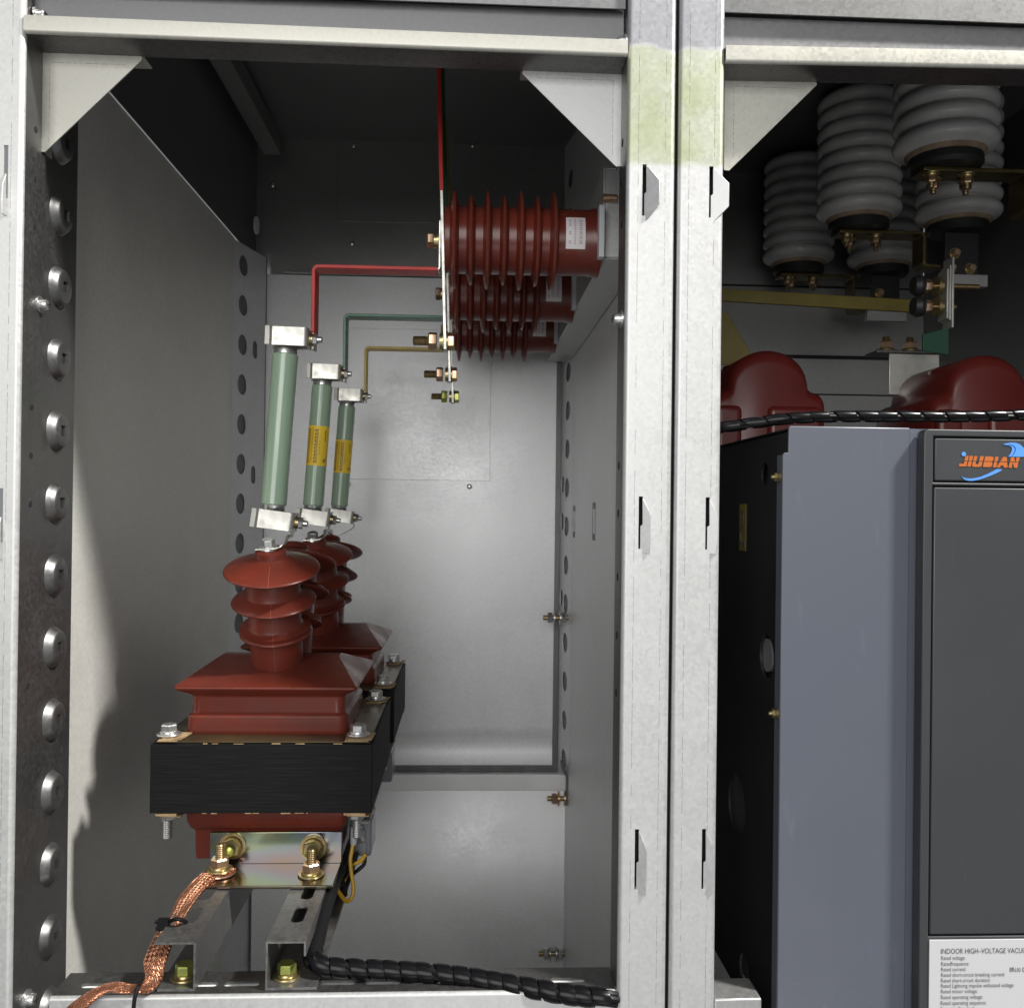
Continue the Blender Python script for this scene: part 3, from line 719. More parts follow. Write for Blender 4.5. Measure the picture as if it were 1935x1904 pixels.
# two insulators spreading in a V, each square to its roof slope
R = 0.0345
L_ = 0.163
def shed(s, r): return [(R, s-0.0075), (R*1.06, s-0.0062), (r-0.008, s-0.0034), (r-0.0022, s-0.0025), (r-0.0004, s-0.0012), (r, s), (r-0.0006, s+0.0011), (r-0.003, s+0.0024), (R*1.35, s+0.0075), (R*1.08, s+0.0095), (R, s+0.013)]
prof = [(R*1.04, -0.016), (R*1.03, -0.004), (R, 0.004)]+shed(0.047, 0.0475)+shed(0.092, 0.0552)
prof += shed(0.137, 0.0620)[:-3]+[(0.034, 0.1480), (0.0265, 0.1510), (0.0205, 0.1550), (0.0195, L_), (0.017, L_+0.0015)]
tips = []
for sg in (-1, 1):
    ia = V((0.0, sg*0.33, 0.944)).normalized()
    ib = V((-0.2565, by+0.002+sg*0.030, zt_r-0.0065))
    m = MB(); m.lathe(prof, ib, ia, 72); ins = m.build('insulator', 'resin_red', pt, smooth=40)
    m = MB(); u_ = (V((0, -1, 0))-ia*V((0, -1, 0)).dot(ia)).normalized(); w_ = ia.cross(u_)
    pts = [ib+ia*h+(u_*math.cos(0.12)+w_*math.sin(0.12))*(r+0.0001) for r, h in prof[2:-3]]
    m.tube(pts, 0.0005, 6); m.build('mould_seam', 'resin_seam', ins)
    tips.append(ib+ia*L_)
tip = tips[0]; ia = V((0.0, -0.33, 0.944)).normalized()
# core with olive clamp plate and kraft paper corners
m = MB(); m.box(cx0, cx1, cf, cf+0.268, cz0, cz1-0.0005)
core = m.build('core', 'core_black', pt, bevel=0.0012)
m = MB(); m.box(cx0+0.006, cx1-0.004, cf+0.004, cf+0.264, cz1, cz1+0.0022); m.build('clamp_plate', 'core_plate', pt, bevel=0.0006)
for xa, xb in ((cx0+0.006, cx0+0.036), (cx1-0.036, cx1-0.004)):
    for ya in (cf+0.001, cf+0.228):
        for zq, th in ((cz1+0.0025, 0.0008), (cz0-0.0035, 0.003)):
            out = [(xa+random.uniform(0, 0.003), ya), (xb-random.uniform(0, 0.008), ya-random.uniform(0.0, 0.002)), (xb, ya+0.036), (xa, ya+0.037)]
            m = MB(); m.plate(out, [], (0, 0, zq), EX, EY, EZ, th, 0)
            m.plate([(a_+0.004, b_+0.004) for a_, b_ in out], [], (0, 0, zq-0.0025 if th > 0.002 else zq+0.0009), EX, EY, EZ, 0.0012, 0)
            m.build('paper_pad', 'kraft', pt)
m = MB()                                                       # chipped cream edge along the laminations
x = cx0+0.045
while x < cx1-0.045:
    L2 = random.uniform(0.0015, 0.014)
    if random.random() < 0.38: m.box(x, x+L2, cf-0.0003, cf+0.0015, cz1-0.0004, cz1+random.uniform(0.0001, 0.0006))
    if random.random() < 0.38: m.box(x, x+L2, cf-0.0003, cf+0.0015, cz0-random.uniform(0.0001, 0.0008), cz0+0.0003)
    x += L2+random.uniform(0.001, 0.008)
m.build('paper_edging', 'kraft', pt)
bx = (W(320, 1390, 1.195).x, W(677, 1390, 1.195).x)
for x in bx:
    for yq in (cf+0.024, cf+0.246):
        bolt_on(pt, (x, yq, cz1+0.0055), (0, 0, 1), 0.0105, 0.0085, 'zinc', rot=0.1+x)
        bolt_on(pt, (x, yq, cz0-0.0065), (0, 0, -1), 0.0092, 0.009, 'zinc', thread=0.024, tr=0.0057, washer=False, name='through_bolt')
for ch in list(pt.children):
    if ch.name.startswith('through_bolt'): ch.data.materials[2] = MATS['zinc']
# foot bracket: upright plate and foot, with rainbow passivation
fx0, fx1 = W(396, 1600, 1.213).x, W(646, 1600, 1.213).x
zv = W(520, 1572, 1.213).z
m = MB()
m.box(fx0, fx1, 0.2145, 0.2185, ZP-0.0015, zv)
br = m.build('foot_bracket', 'zinc_passivated', pt, bevel=0.001)
m = MB(); m.box(fx0+0.001, fx1-0.001, 0.143, 0.2143, ZP-0.0035, ZP+0.0005); m.build('foot_plate', 'foot_reflection_brown', br, bevel=0.001, label='brownish level plate of the rainbow tinted bracket')
for px, py in ((440, 1597), (592, 1600)):
    c = W(px, py, 1.2145)
    m = MB(); m.lathe([(0.017, 0), (0.017, 0.002)], (c.x, 0.2145, c.z), (0, -1, 0), 28, 1)
    m.lathe([(0.0125, 0.002), (0.013, 0.003), (0.012, 0.0055)], (c.x, 0.2145, c.z), (0, -1, 0), 24, 1)
    m.hexa((c.x, 0.209, c.z), (0, -1, 0), 0.0125, 0.008, 0)
    m.lathe([(0.0065*(1 if i % 2 else 0.9), 0.012+0.001*i) for i in range(12)]+[(0.004, 0.0245)], (c.x, 0.2145, c.z), (0, -1, 0), 20, 2)
    m.build('bolt', ['brass_nut', 'brass_nut', 'green_zinc_nut'], br)
for px, py, dd, hm in ((415, 1641, 1.180, 'copper_nut'), (588, 1650, 1.176, 'copper_nut')):
    c = W(px, py, dd)
    bolt_on(br, (c.x, c.y, ZP+(0.006 if px < 500 else 0.0006)), (0, 0, 1), 0.0115, 0.0105, hm, wmat='brass_nut', thread=0.017, tr=0.0056, rot=0.55)
# grey terminal box low on the right of the body
tx0, tx1 = W(668, 1585, 1.285).x, W(702, 1585, 1.285).x
tz1, tz0 = W(685, 1548, 1.285).z, W(685, 1617, 1.285).z
m = MB(); m.box(tx0-0.006, tx1, 0.282, 0.345, tz0, tz1)
tb = m.build('terminal_box', 'plastic_grey', pt, bevel=0.004, seg=3)
m = MB(); m.box(tx0+0.002, tx1-0.006, 0.279, 0.282, tz0+0.006, tz0+0.020); m.box(tx0-0.004, tx1-0.008, 0.277, 0.282, tz0+0.024, tz1-0.012); m.build('box_cover', 'plastic_grey', tb, bevel=0.001)
m = MB(); m.cyl((tx0+0.006, 0.276, tz1-0.012), (tx0+0.014, 0.278, tz1-0.026), 0.004); m.cyl((tx0+0.012, 0.276, tz1-0.006), (tx0+0.002, 0.276, tz1-0.032), 0.0025); m.build('terminal_screw', 'tin_plate', tb)
# the second transformer behind
pt2 = copy_tree(pt); pt2.location.y += 0.345
tag(pt2, 'red resin voltage transformer farther inside the bay, mostly hidden by the one before it', 'transformer')

# ------------------------------------------------------------------ fuses, clips, busbars, insulators per phase
FD = 0.27
fb, ft = W(517, 958, 1+FD), W(540, 661, 1+FD)
fa = (ft-fb).normalized(); FR = 0.0172
def make_fuse():
    r = thing('fuse', 'pale green fuse tube without a yellow label, in front of the other two', 'fuse', fb, 'green tube fuses in a row')
    m = MB(); m.lathe([(FR*0.93, 0.003), (FR, 0.0045), (FR, (ft-fb).length-0.0075), (FR*0.93, (ft-fb).length-0.006)], fb, fa, 48); m.build('tube', 'fuse_green', r)
    for s, p in ((-1, fb), (1, ft)):
        m = MB(); m.lathe([(FR*0.90, -0.008), (FR*0.90, 0.002), (FR*0.88, 0.0025), (FR*0.88, 0.026), (FR*0.7, 0.0275)], p, fa*s, 40); m.build('end_cap', 'zinc', r)
    return r
fuse = make_fuse()
def fuse_label(r):
    """yellow wrap with columns of small dark characters"""
    m = MB(); Lf = (ft-fb).length; z0, z1 = Lf*0.33, Lf*0.645
    u = (V((0, -1, 0))-fa*V((0, -1, 0)).dot(fa)).normalized(); w = fa.cross(u)
    def P(a, z, rr): return fb+fa*z+(u*math.cos(a)+w*math.sin(a))*rr
    def patch(a0, a1, za, zb, rr, mi, n):
        o = len(m.v)
        for i in range(n+1):
            a = a0+(a1-a0)*i/n; m.v += [P(a, za, rr), P(a, zb, rr)]
        for i in range(n): m.f.append([o+2*i, o+2*i+2, o+2*i+3, o+2*i+1]); m.m.append(mi)
    patch(-1.9, 1.5, z0, z1, FR+0.0003, 0, 30)
    H = z1-z0
    for col, a0, wd, mi, fr_, to, nchar in ((0, -0.98, 0.34, 1, 0.06, 0.94, 12), (1, -0.50, 0.16, 2, 0.10, 0.95, 20), (2, -0.16, 0.30, 1, 0.07, 0.93, 10), (3, 0.28, 0.22, 1, 0.30, 0.66, 5), (4, 0.80, 0.16, 1, 0.62, 0.90, 9), (5, 0.76, 0.34, 1, 0.10, 0.20, 1)):
        for k in range(nchar):
            za = z0+H*(fr_+(to-fr_)*k/nchar); zb = za+H*(to-fr_)/nchar*0.72
            if col == 3: patch(a0, a0+wd*0.5, za, za+(zb-za)*0.35, FR+0.0006, mi, 2); continue
            patch(a0, a0+wd, za, za+(zb-za)*0.28, FR+0.0006, mi, 2)
            patch(a0, a0+wd*0.28, za, zb, FR+0.0006, mi, 1)
            patch(a0+wd*0.45, a0+wd, za+(zb-za)*0.6, zb, FR+0.0006, mi, 2)
    m.build('label', ['label_yellow', 'ink', 'label_orange'], r, fixn=False)
def clip_mesh(c, tilt):
    """spring clip gripping the end cap: a bent strip, flared to the left"""
    rot = Matrix.Rotation(tilt, 3, 'Y'); c = V(c)
    path = [(-0.0245, -0.0225), (-0.0185, -0.0235), (-0.0165, -0.0195), (-0.0135, -0.0190), (-0.007, -0.0200), (0.026, -0.0200)]
    path += [(0.026+0.0045*math.sin(PI/2*i/5), -0.0155-0.0045*math.cos(PI/2*i/5)) for i in range(1, 6)]+[(0.0305, 0.016)]
    m = MB(); m.strip([V((a_, b_, 0)) for a_, b_ in path], EZ, 0.0128, 0.0018)
    path2 = [(0.0285, 0.016), (0.0, 0.0195), (-0.014, 0.0195), (-0.018, 0.019), (-0.023, 0.022)]
    m.strip([V((a_, b_, 0)) for a_, b_ in path2], EZ, 0.0118, 0.0016)
    m.v = [c+rot @ p for p in m.v]
    return m, rot
ct_ = ft+fa*0.0155
cb_ = fb-fa*0.0165
def make_clip(c, tilt, label):
    r = thing('fuse_clip', label, 'fuse clip', c, 'fuse clips')
    m, rot = clip_mesh(c, tilt); m.build('spring_clip', 'tin_plate', r, bevel=0.0005)
    p = c+rot @ V((0.0315, 0.0, 0)); ax = rot @ EX
    b = MB(); b.lathe([(0.0095, 0), (0.0095, 0.0015), (0.008, 0.0018), (0.008, 0.004)], p, ax, 24, 1); b.hexa(p+ax*0.004, ax, 0.0082, 0.006, 0); b.lathe([(0.0042, 0.010), (0.0042, 0.0155), (0.003, 0.0165)], p, ax, 16, 0)
    b.build('bolt', ['zinc', 'brass_nut'], r)
    return r
clipT = make_clip(ct_, 0.02, 'silver spring clip at the top of the fuse without a label, under the red bar')
clipB = make_clip(cb_, 0.125, 'silver spring clip at the foot of the fuse without a label')
# curved strap from the lower clip to the transformer terminal (part of the lower clip)
def add_strap(clip, tp, ax, dy):
    m = MB()
    s0_ = cb_+V((0.0305, -0.004+dy, -0.012))
    if abs(tp.y-s0_.y) < 0.09:
        st = spline([s0_, s0_+V((-0.0005, -0.008, -0.010)), V((s0_.x-0.003, tp.y+0.018, tp.z+0.019)), tp+V((0.0155, 0.005, 0.0075)), tp+V((0.007, 0, 0.0028)), tp+V((-0.018, 0, 0.0010))], 8)
    else:
        st = spline([s0_, s0_+V((0, 0, -0.012)), s0_.lerp(tp, 0.5)+V((0.006, 0, -0.006)), tp+V((0.012, 0, 0.003)), tp+V((-0.015, 0, 0.001))], 6)
    m.strip(st, EY, 0.010, 0.0016); m.build('terminal_strap', 'tin_plate', clip)
    bolt_on(clip, tp+V((-0.003, 0, 0.0022)), ax, 0.0088, 0.008, 'zinc', rot=0.2)
# bent busbar from the fuse up and across to the insulator terminal
ZH = W(700, 507, 1.28).z; XBV = W(592, 560, 1.275).x; XBAR = -0.040; TILT = 0.035
BY = 0.29
def make_link(colour, label):
    r = thing('busbar_link', label, 'busbar', (XBV, BY, ZH), 'busbar links to the fuses')
    path = fillet([V((XBV, BY, ct_.z+0.010)), V((XBV, BY, ZH)), V((XBAR-0.006, BY, ZH))], 0.008)
    m = MB(); m.strip(path, EY, 0.0165, 0.0050); m.build('painted_bar', colour, r, bevel=0.0008)
    m = MB(); m.strip(fillet([V((XBAR-0.0075, BY, ZH+0.0005)), V((XBAR-0.0038, BY, ZH+0.0005)), V((XBAR-0.0038, BY, ZH+0.068))], 0.003), EY, 0.013, 0.0028); m.build('bare_end', 'tin_plate', r, bevel=0.0005)
    m = MB(); m.strip([V((XBV-0.0005, BY, ct_.z-0.012)), V((XBV-0.0005, BY, ct_.z+0.0098))], EY, 0.013, 0.003); m.build('bare_end', 'tin_plate', r)
    return r
link = make_link('paint_red', 'red painted busbar bent down to the fuse without a label')
# upright flat bar with a bolt at its lower end
IZ = W(985, 457, 1.29).z
ZE = 0.218; ZPAINT = W(834, 367, 1.29).z
BZ = W(838, 645, 1.29).z
def make_upright(colour, label, nut):
    r = thing('upright_busbar', label, 'busbar', (XBAR, BY, ZE), 'upright busbars')
    def bx(z): return XBAR+(IZ-z)*TILT
    ax = V((-TILT, 0, 1)).normalized()
    def seg(m, za, zb_, t, w): zc = (za+zb_)/2; m.obox((bx(zc), BY, zc), EX-ax*ax.x, EY, ax, t, w, (zb_-za)/2)
    m = MB(); seg(m, ZE, ZPAINT+0.001, 0.0022, 0.015); m.build('bare_bar', 'tin_plate', r, bevel=0.0006)
    m = MB(); seg(m, ZPAINT, 0.80, 0.0028, 0.0156); m.build('painted_sleeve', colour, r, bevel=0.0008)
    p = V((bx(BZ), BY, BZ))
    b = MB()
    b.lathe([(0.0145, 0.0022), (0.0145, 0.004)], p, -EX, 24, 1); b.lathe([(0.012, 0.004), (0.012, 0.0075)], p, -EX, 24, 1)
    b.hexa(p-EX*0.0115, -EX, 0.0125, 0.012, 0, 0.1); b.lathe([(0.0068*(1 if i % 2 else 0.9), 0.022+0.0011*i) for i in range(20)]+[(0.005, 0.0445)], p, -EX, 20, 2)
    b.lathe([(0.0145, 0.0022), (0.0145, 0.004)], p, EX, 24, 1); b.hexa(p+EX*0.004, EX, 0.0125, 0.009, 0, 0.1)
    b.build('bolt', [nut, 'brass_nut', 'thread'], r)
    p = V((XBAR-0.0055, BY, W(815, 455, 1.29).z))
    b = MB(); b.lathe([(0.0125, 0), (0.0125, 0.0018), (0.010, 0.002), (0.010, 0.0065)], p, -EX, 24, 1); b.hexa(p-EX*0.0065, -EX, 0.0112, 0.0095, 0, 0.1)
    b.build('bolt', [nut, 'brass_nut', 'thread'], r)
    return r
up = make_upright('paint_red', 'silver upright bar with red upper sleeve, bolted to the foremost ribbed insulator', 'copper_nut')
# ribbed red insulators lying along X, flange on the channel
IZ = W(985, 457, 1.29).z
def make_rib(label):
    r = thing('ribbed_insulator', label, 'insulator', (0.18, BY, IZ), 'red ribbed insulators')
    R0 = 0.0455; prof = [(0.032, -0.0370), (R0*0.985, -0.0365), (R0, -0.034)]
    x = -0.0235
    for i in range(7):
        rr = 0.0668 if i % 2 == 0 else 0.0610
        prof += [(R0, x-0.0062), (R0*1.06, x-0.0052), (rr-0.005, x-0.0029), (rr-0.0012, x-0.0020), (rr, x), (rr-0.0012, x+0.0020), (rr-0.005, x+0.0030), (R0*1.06, x+0.0054), (R0, x+0.0064)]
        x += 0.0226
    prof += [(R0*0.985, x+0.004), (R0*0.985, 0.163), (R0*1.02, 0.166), (R0*1.03, 0.1775)]
    m = MB(); m.lathe(prof, (0, BY, IZ), EX, 64); m.build('body', 'resin_bushing', r, smooth=40)
    # white sticker wrapped on the plain end
    m = MB(); rr = R0*0.985+0.0004
    a0, a1 = 1.02, 2.02
    def P(a, xx, q): return V((xx, BY-math.sin(a)*q, IZ+math.cos(a)*q))
    def patch(aa, ab, xa, xb, q, mi, n):
        o = len(m.v)
        for i in range(n+1):
            a = aa+(ab-aa)*i/n; m.v += [P(a, xa, q), P(a, xb, q)]
        for i in range(n): m.f.append([o+2*i, o+2*i+2, o+2*i+3, o+2*i+1]); m.m.append(mi)
    xs0, xs1 = 0.1275, 0.154
    patch(a0, a1, xs0, xs1, rr, 0, 14)
    for col, (xa, wd, nch) in enumerate(((0.1315, 0.0032, 6), (0.1385, 0.0026, 9), (0.1455, 0.0045, 6))):
        for k in range(nch):
            if col == 0 and k in (2, 4): continue
            aa = a0+0.09+(a1-a0-0.2)*k/nch; da = (a1-a0)/nch*0.55
            patch(aa, aa+da*0.3, xa, xa+wd, rr+0.0003, 1, 2); patch(aa, aa+da, xa+wd*0.3, xa+wd*0.55, rr+0.0003, 1, 2); patch(aa+da*0.7, aa+da, xa, xa+wd, rr+0.0003, 1, 2)
    m.build('sticker', ['label_white', 'label_pink_ink'], r, fixn=False)
    m = MB(); m.box(0.170, 0.1775, BY-0.062, BY-0.044, IZ-0.035, IZ+0.035); m.build('clear_tab', 'plastic_white', r, bevel=0.001)
    return r
rib = make_rib('red ribbed insulator nearest the opening, wearing the largest white sticker')
for k in (1, 2):
    dy = PITCH*k
    f_ = copy_tree(fuse); f_.location.y += dy; ROOTLOC[f_.as_pointer()] = V(fb)
    tag(f_, ('dark green fuse with yellow label, middle one of the row', 'dark green fuse with yellow label, deepest and smallest looking of the row')[k-1])
    fuse_label(f_)
    c_ = copy_tree(clipT); c_.location.y += dy
    tag(c_, ('silver spring clip at the top of the middle fuse, under the green bar', 'silver spring clip at the top of the deepest fuse, under the yellow bar')[k-1])
    c_ = copy_tree(clipB); c_.location.y += dy
    ROOTLOC[c_.as_pointer()] = V(cb_)
    add_strap(c_, tips[0]+V((0, 0.345, 0))-V((0, dy, 0)) if k == 1 else tips[1]+V((0, 0.345, 0))-V((0, dy, 0)), V((0, -0.33 if k == 1 else 0.33, 0.944)), 0)
    tag(c_, ('silver spring clip at the foot of the middle fuse with a yellow label', 'silver spring clip at the foot of the deepest fuse with a yellow label')[k-1])
    colr = ('paint_green', 'paint_yellow')[k-1]
    l_ = copy_tree(link); l_.location.y += dy; swap_mat(l_, 'paint_red', colr)
    tag(l_, ('green painted busbar bent down to the middle fuse', 'yellow painted busbar bent down to the deepest fuse')[k-1])
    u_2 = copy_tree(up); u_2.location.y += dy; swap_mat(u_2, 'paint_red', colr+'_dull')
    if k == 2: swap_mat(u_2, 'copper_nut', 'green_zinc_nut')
    tag(u_2, ('silver upright bar at the middle ribbed insulator, between the other two upright bars', 'silver upright bar with olive green nut, deepest of the upright bars')[k-1])
    r_ = copy_tree(rib); r_.location.y += dy
    tag(r_, ('red ribbed insulator in the middle, partly hidden under the foremost one', 'red ribbed insulator deepest in the bay, lowest in view of the stack of ribs')[k-1])

add_strap(clipB, tips[0], V((0, -0.33, 0.944)), -0.012)
# ------------------------------------------------------------------ mounting rails under the transformers
ZR = ZP-0.0045; ZF = ZB+0.0006
def slot_row(x0, x1): return [stadium((x0+x1)/2, 0.075+0.062*k, (x1-x0)/2, 0.0215) for k in range(16)]
m = MB()
rx = W(371, 1773, 1.01).x
m.plate(rect(rx-0.044, rx, 0.008, 1.06), slot_row(rx-0.033, rx-0.015), (0, 0, ZR), EX, EY, -EZ, 0.0022, 0)
m.box(rx-0.0022, rx, 0.008, 1.06, ZF+0.003, ZR-0.0022, 0); m.box(rx-0.040, rx, 0.008, 1.06, ZF, ZF+0.003, 0)
rl = m.build('mounting_rail', 'galvanised_channel', None, smooth=30)
tag(rl, 'grey slotted steel rail under the copper braid, its open side facing the side wall', 'rail', 'slotted mounting rails')
m = MB()
qx0, qx1 = W(503, 1775, 1.01).x, W(579, 1775, 1.01).x
m.plate(rect(qx0, qx1, 0.008, 1.06), slot_row(qx0+0.0165, qx1-0.012), (0, 0, ZR), EX, EY, -EZ, 0.0022, 0)
m.box(qx0, qx0+0.0022, 0.008, 1.06, ZF+0.003, ZR-0.0022, 0); m.box(qx1-0.0022, qx1, 0.008, 1.06, ZR-0.016, ZR-0.0022, 0); m.box(qx0, qx1+0.012, 0.008, 1.06, ZF, ZF+0.003, 0)
rr_ = m.build('mounting_rail', 'galvanised_channel', None, smooth=30)
tag(rr_, 'grey slotted steel rail next to the black cable, lipped along its open side', 'rail', 'slotted mounting rails')
for o_, px, py in ((rl, 348, 1848), (rr_, 541, 1850)):
    c = W(px, py, 1.03); bolt_on(o_, (c.x, 0.032, ZF+0.003), (0, 0, 1), 0.0105, 0.010, 'green_zinc_nut', wmat='brass_nut', rot=0.02)

# ------------------------------------------------------------------ copper earth braid with its two ties
Ledge = [(392, 1644, 1.188), (376, 1654, 1.17), (352, 1679, 1.14), (333, 1703, 1.11), (318, 1738, 1.075), (296, 1763, 1.05), (279, 1796, 1.03), (271, 1820, 1.018), (275, 1840, 1.012), (271, 1856, 1.006), (257, 1860, 1.002), (226, 1854, 1.0), (200, 1858, 0.998), (167, 1873, 0.992), (144, 1888, 0.988), (125, 1904, 0.985), (104, 1930, 0.982)]
Redge = [(446, 1642, 1.178), (412, 1657, 1.165), (384, 1682, 1.13), (368, 1702, 1.105), (352, 1726, 1.075), (338, 1753, 1.045), (325, 1782, 1.025), (312, 1822, 1.010), (306, 1849, 1.004), (288, 1871, 0.999), (265, 1876, 0.996), (226, 1877, 0.994), (202, 1876, 0.992), (180, 1889, 0.986), (166, 1904, 0.983), (150, 1920, 0.981), (132, 1945, 0.978)]
A = spline([W(*q) for q in Ledge], 7); B_ = spline([W(*q) for q in Redge], 7)
m = MB(); nseg = 10; uvs = []
dist = 0; rings = []
for i in range(len(A)):
    if i: dist += ((A[i]+B_[i])/2-(A[i-1]+B_[i-1])/2).length
    t_ = ((A[min(i+1, len(A)-1)]+B_[min(i+1, len(A)-1)])-(A[max(i-1, 0)]+B_[max(i-1, 0)])).normalized()
    sd = (B_[i]-A[i]); wl = sd.length; nn = sd.normalized().cross(t_).normalized()
    if nn.y > 0 and abs(nn.y) > abs(nn.z): nn = -nn
    elif nn.z < 0 and abs(nn.z) >= abs(nn.y): nn = -nn
    ring = []
    for j in range(2*nseg):
        a = 2*PI*j/(2*nseg)
        ca, sa = math.cos(a), math.sin(a)
        x_ = math.copysign(abs(ca)**0.6, ca); y_ = math.copysign(abs(sa)**0.7, sa)
        hump = 0.0032*(1+0.25*math.sin(9*x_*PI/2+dist*40))
        ring.append((A[i]+B_[i])/2+sd*0.5*x_+nn*hump*y_)
        uvs.append((0.5*x_*0.027, dist))
    rings.append(ring)
m.loft(rings, 0)
br_ = m.build('copper_braid', 'copper_braid', None, smooth=60, fixn=True)
uvl = br_.data.uv_layers.new(name='uv')
for lp in br_.data.loops: uvl.data[lp.index].uv = uvs[lp.vertex_index]
tag(br_, 'flat woven copper earth braid curling from the bracket bolt over the bottom rail', 'earth braid')
m = MB(); c = W(415, 1644, 1.180)
m.lathe([(0.019, 0), (0.0195, 0.001), (0.019, 0.0024)], (c.x, c.y, ZP+0.0012), EZ, 28); m.build('lug', 'copper_lug', br_)
def tie(pts, label, knot):
    m = MB(); m.tube(spline([W(*q) for q in pts], 5), 0.0022, 8)
    if knot: k = W(*knot); m.obox(k, EX, EZ, EY, 0.006, 0.0055, 0.004); m.cyl(k, k+V((-0.009, -0.002, 0.004)), 0.002); m.cyl(k, k+V((-0.008, -0.002, -0.005)), 0.0018)
    tag(m.build('cable_tie', 'cable_black', None), label, 'cable tie', 'black cable ties')
tie([(308, 1745, 1.055), (318, 1741, 1.052), (332, 1736, 1.044), (345, 1738, 1.045), (352, 1744, 1.06), (340, 1750, 1.08), (315, 1750, 1.08), (308, 1745, 1.06)], 'small knotted black tie round the upper part of the copper braid', (309, 1745, 1.05))
tie([(272, 1852, 1.02), (262, 1862, 0.994), (257, 1876, 0.988), (254, 1890, 0.987), (252, 1910, 0.987), (250, 1940, 0.988)], 'black tie strapping the copper braid down over the bottom rail edge', None)

# ------------------------------------------------------------------ spiral wrapped cables
def spiral_cable(path, rc, pitch, cover, label, n_in=5, bare=0.0, jit=0.6):
    path = spline(path, 10)
    # resample evenly
    Ls = [0]
    for i in range(1, len(path)): Ls.append(Ls[-1]+(path[i]-path[i-1]).length)
    T = Ls[-1]; N = int(T/0.0009)
    pts = []; j = 0
    for i in range(N+1):
        s_ = T*i/N
        while j < len(Ls)-2 and Ls[j+1] < s_: j += 1
        t_ = (s_-Ls[j])/max(1e-9, Ls[j+1]-Ls[j]); pts.append(path[j].lerp(path[j+1], t_))
    r = thing('spiral_wrapped_cable', label, 'cable', pts[0])
    fr = []; prev = None
    for i, p in enumerate(pts):
        d = (pts[min(i+1, N)]-pts[max(i-1, 0)]).normalized()
        if prev is None: tt = EZ if abs(d.z) < 0.9 else EX; prev = (tt-d*tt.dot(d)).normalized()
        else: prev = (prev-d*prev.dot(d)).normalized()
        fr.append((p, d, prev, d.cross(prev)))
    for q in range(n_in):
        a = 2*PI*q/n_in
        m = MB(); m.tube([p+(u*math.cos(a+0.002*i)+w*math.sin(a+0.002*i))*rc*0.52 for i, (p, d, u, w) in enumerate(fr)][::6], rc*0.40, 8); m.build('inner_wire', 'cable_black', r)
    m = MB()                                                   # helical wrap: swept band with thickness
    turns = T/pitch; steps = int(turns*30); rings = []
    for k in range(steps+1):
        s_ = (T-bare)*k/steps; a = 2*PI*s_/pitch+jit*(math.sin(s_*61)+0.6*math.sin(s_*143+1))
        ring = []
        for ds, rr in ((-cover/2, rc*0.93), (-cover/2, rc*1.10), (-cover/4, rc*1.17), (0, rc*1.19), (cover/4, rc*1.17), (cover/2, rc*1.10), (cover/2, rc*0.93)):
            x = min(max(s_+ds*pitch, 0), T)/T*N; i = min(int(x), N-1); f_ = x-i
            p, d, u, w = fr[i]; p2 = fr[i+1][0]
            ring.append(p.lerp(p2, f_)+(u*math.cos(a)+w*math.sin(a))*rr)
        rings.append(ring)
    m.loft(rings, 0); m.build('spiral_wrap', 'cable_wrap', r, smooth=45)
    return r
blk = spiral_cable([W(589, 1802, 1.042), W(598, 1818, 1.032), W(625, 1827, 1.03), (W(690, 1831, 1.03)), W(790, 1836, 1.028), W(880, 1845, 1.022), W(980, 1862, 1.010), W(1060, 1876, 1.000), W(1110, 1882, 0.996), W(1146, 1885, 0.994), W(1164, 1888, 0.997)],
             0.0092, 0.0192, 0.86, 'black spiral wrapped cable lying along the bottom rail below the transformers', bare=0.016)
m = MB(); m.tube(spline([W(640, 1640, 1.22), W(628, 1668, 1.19), W(613, 1712, 1.13), W(600, 1765, 1.075), W(591, 1802, 1.045), W(594, 1814, 1.036)], 8), [0.010]*30+[0.0115]*11, 14); m.build('black_sleeve', 'cable_black', blk)
spiral_cable([W(1330, 815, 1.10), W(1363, 808, 1.09), W(1427, 799, 1.08), W(1489, 791, 1.07), W(1582, 787, 1.07), W(1700, 787, 1.07), W(1831, 787, 1.07), W(1935, 784, 1.07), W(2050, 782, 1.08)],
             0.0060, 0.0265, 0.82, 'black spiral wrapped cable strung across the top of the breaker')
# secondary wires from the terminal box
wr = thing('secondary_wires', 'yellow and black wires looping beneath the grey terminal box', 'wires', W(660, 1640, 1.2))
m = MB(); m.tube(spline([W(668, 1590, 1.258), W(665, 1605, 1.255), W(662, 1625, 1.25), (W(664, 1650, 1.245)), W(668, 1675, 1.24), W(665, 1695, 1.235), W(655, 1702, 1.23), W(646, 1693, 1.225), W(634, 1674, 1.22)], 8), 0.0027, 10); m.build('yellow_wire', 'wire_yellow', wr)
m = MB(); m.tube(spline([W(690, 1614, 1.27), W(684, 1624, 1.265), W(674, 1630, 1.262), W(664, 1634, 1.262), W(655, 1650, 1.255), W(648, 1672, 1.245)], 8), 0.0026, 10); m.build('yellow_wire', 'wire_yellow', wr)
for pts in ([(690, 1618, 1.27), (688, 1632, 1.268), (678, 1642, 1.266), (668, 1650, 1.26), (658, 1664, 1.25), (648, 1682, 1.24)],
            [(664, 1592, 1.26), (660, 1615, 1.255), (652, 1640, 1.25), (644, 1662, 1.24), (636, 1682, 1.225)],
            [(657, 1600, 1.262), (650, 1625, 1.255), (645, 1650, 1.245), (650, 1672, 1.24), (653, 1690, 1.235), (645, 1680, 1.225)],
            [(676, 1610, 1.268), (664, 1630, 1.26), (652, 1655, 1.25), (640, 1668, 1.235), (630, 1665, 1.21)]):
    m = MB(); m.tube(spline([W(*q) for q in pts], 8), 0.0026, 10); m.build('black_wire', 'cable_black', wr)
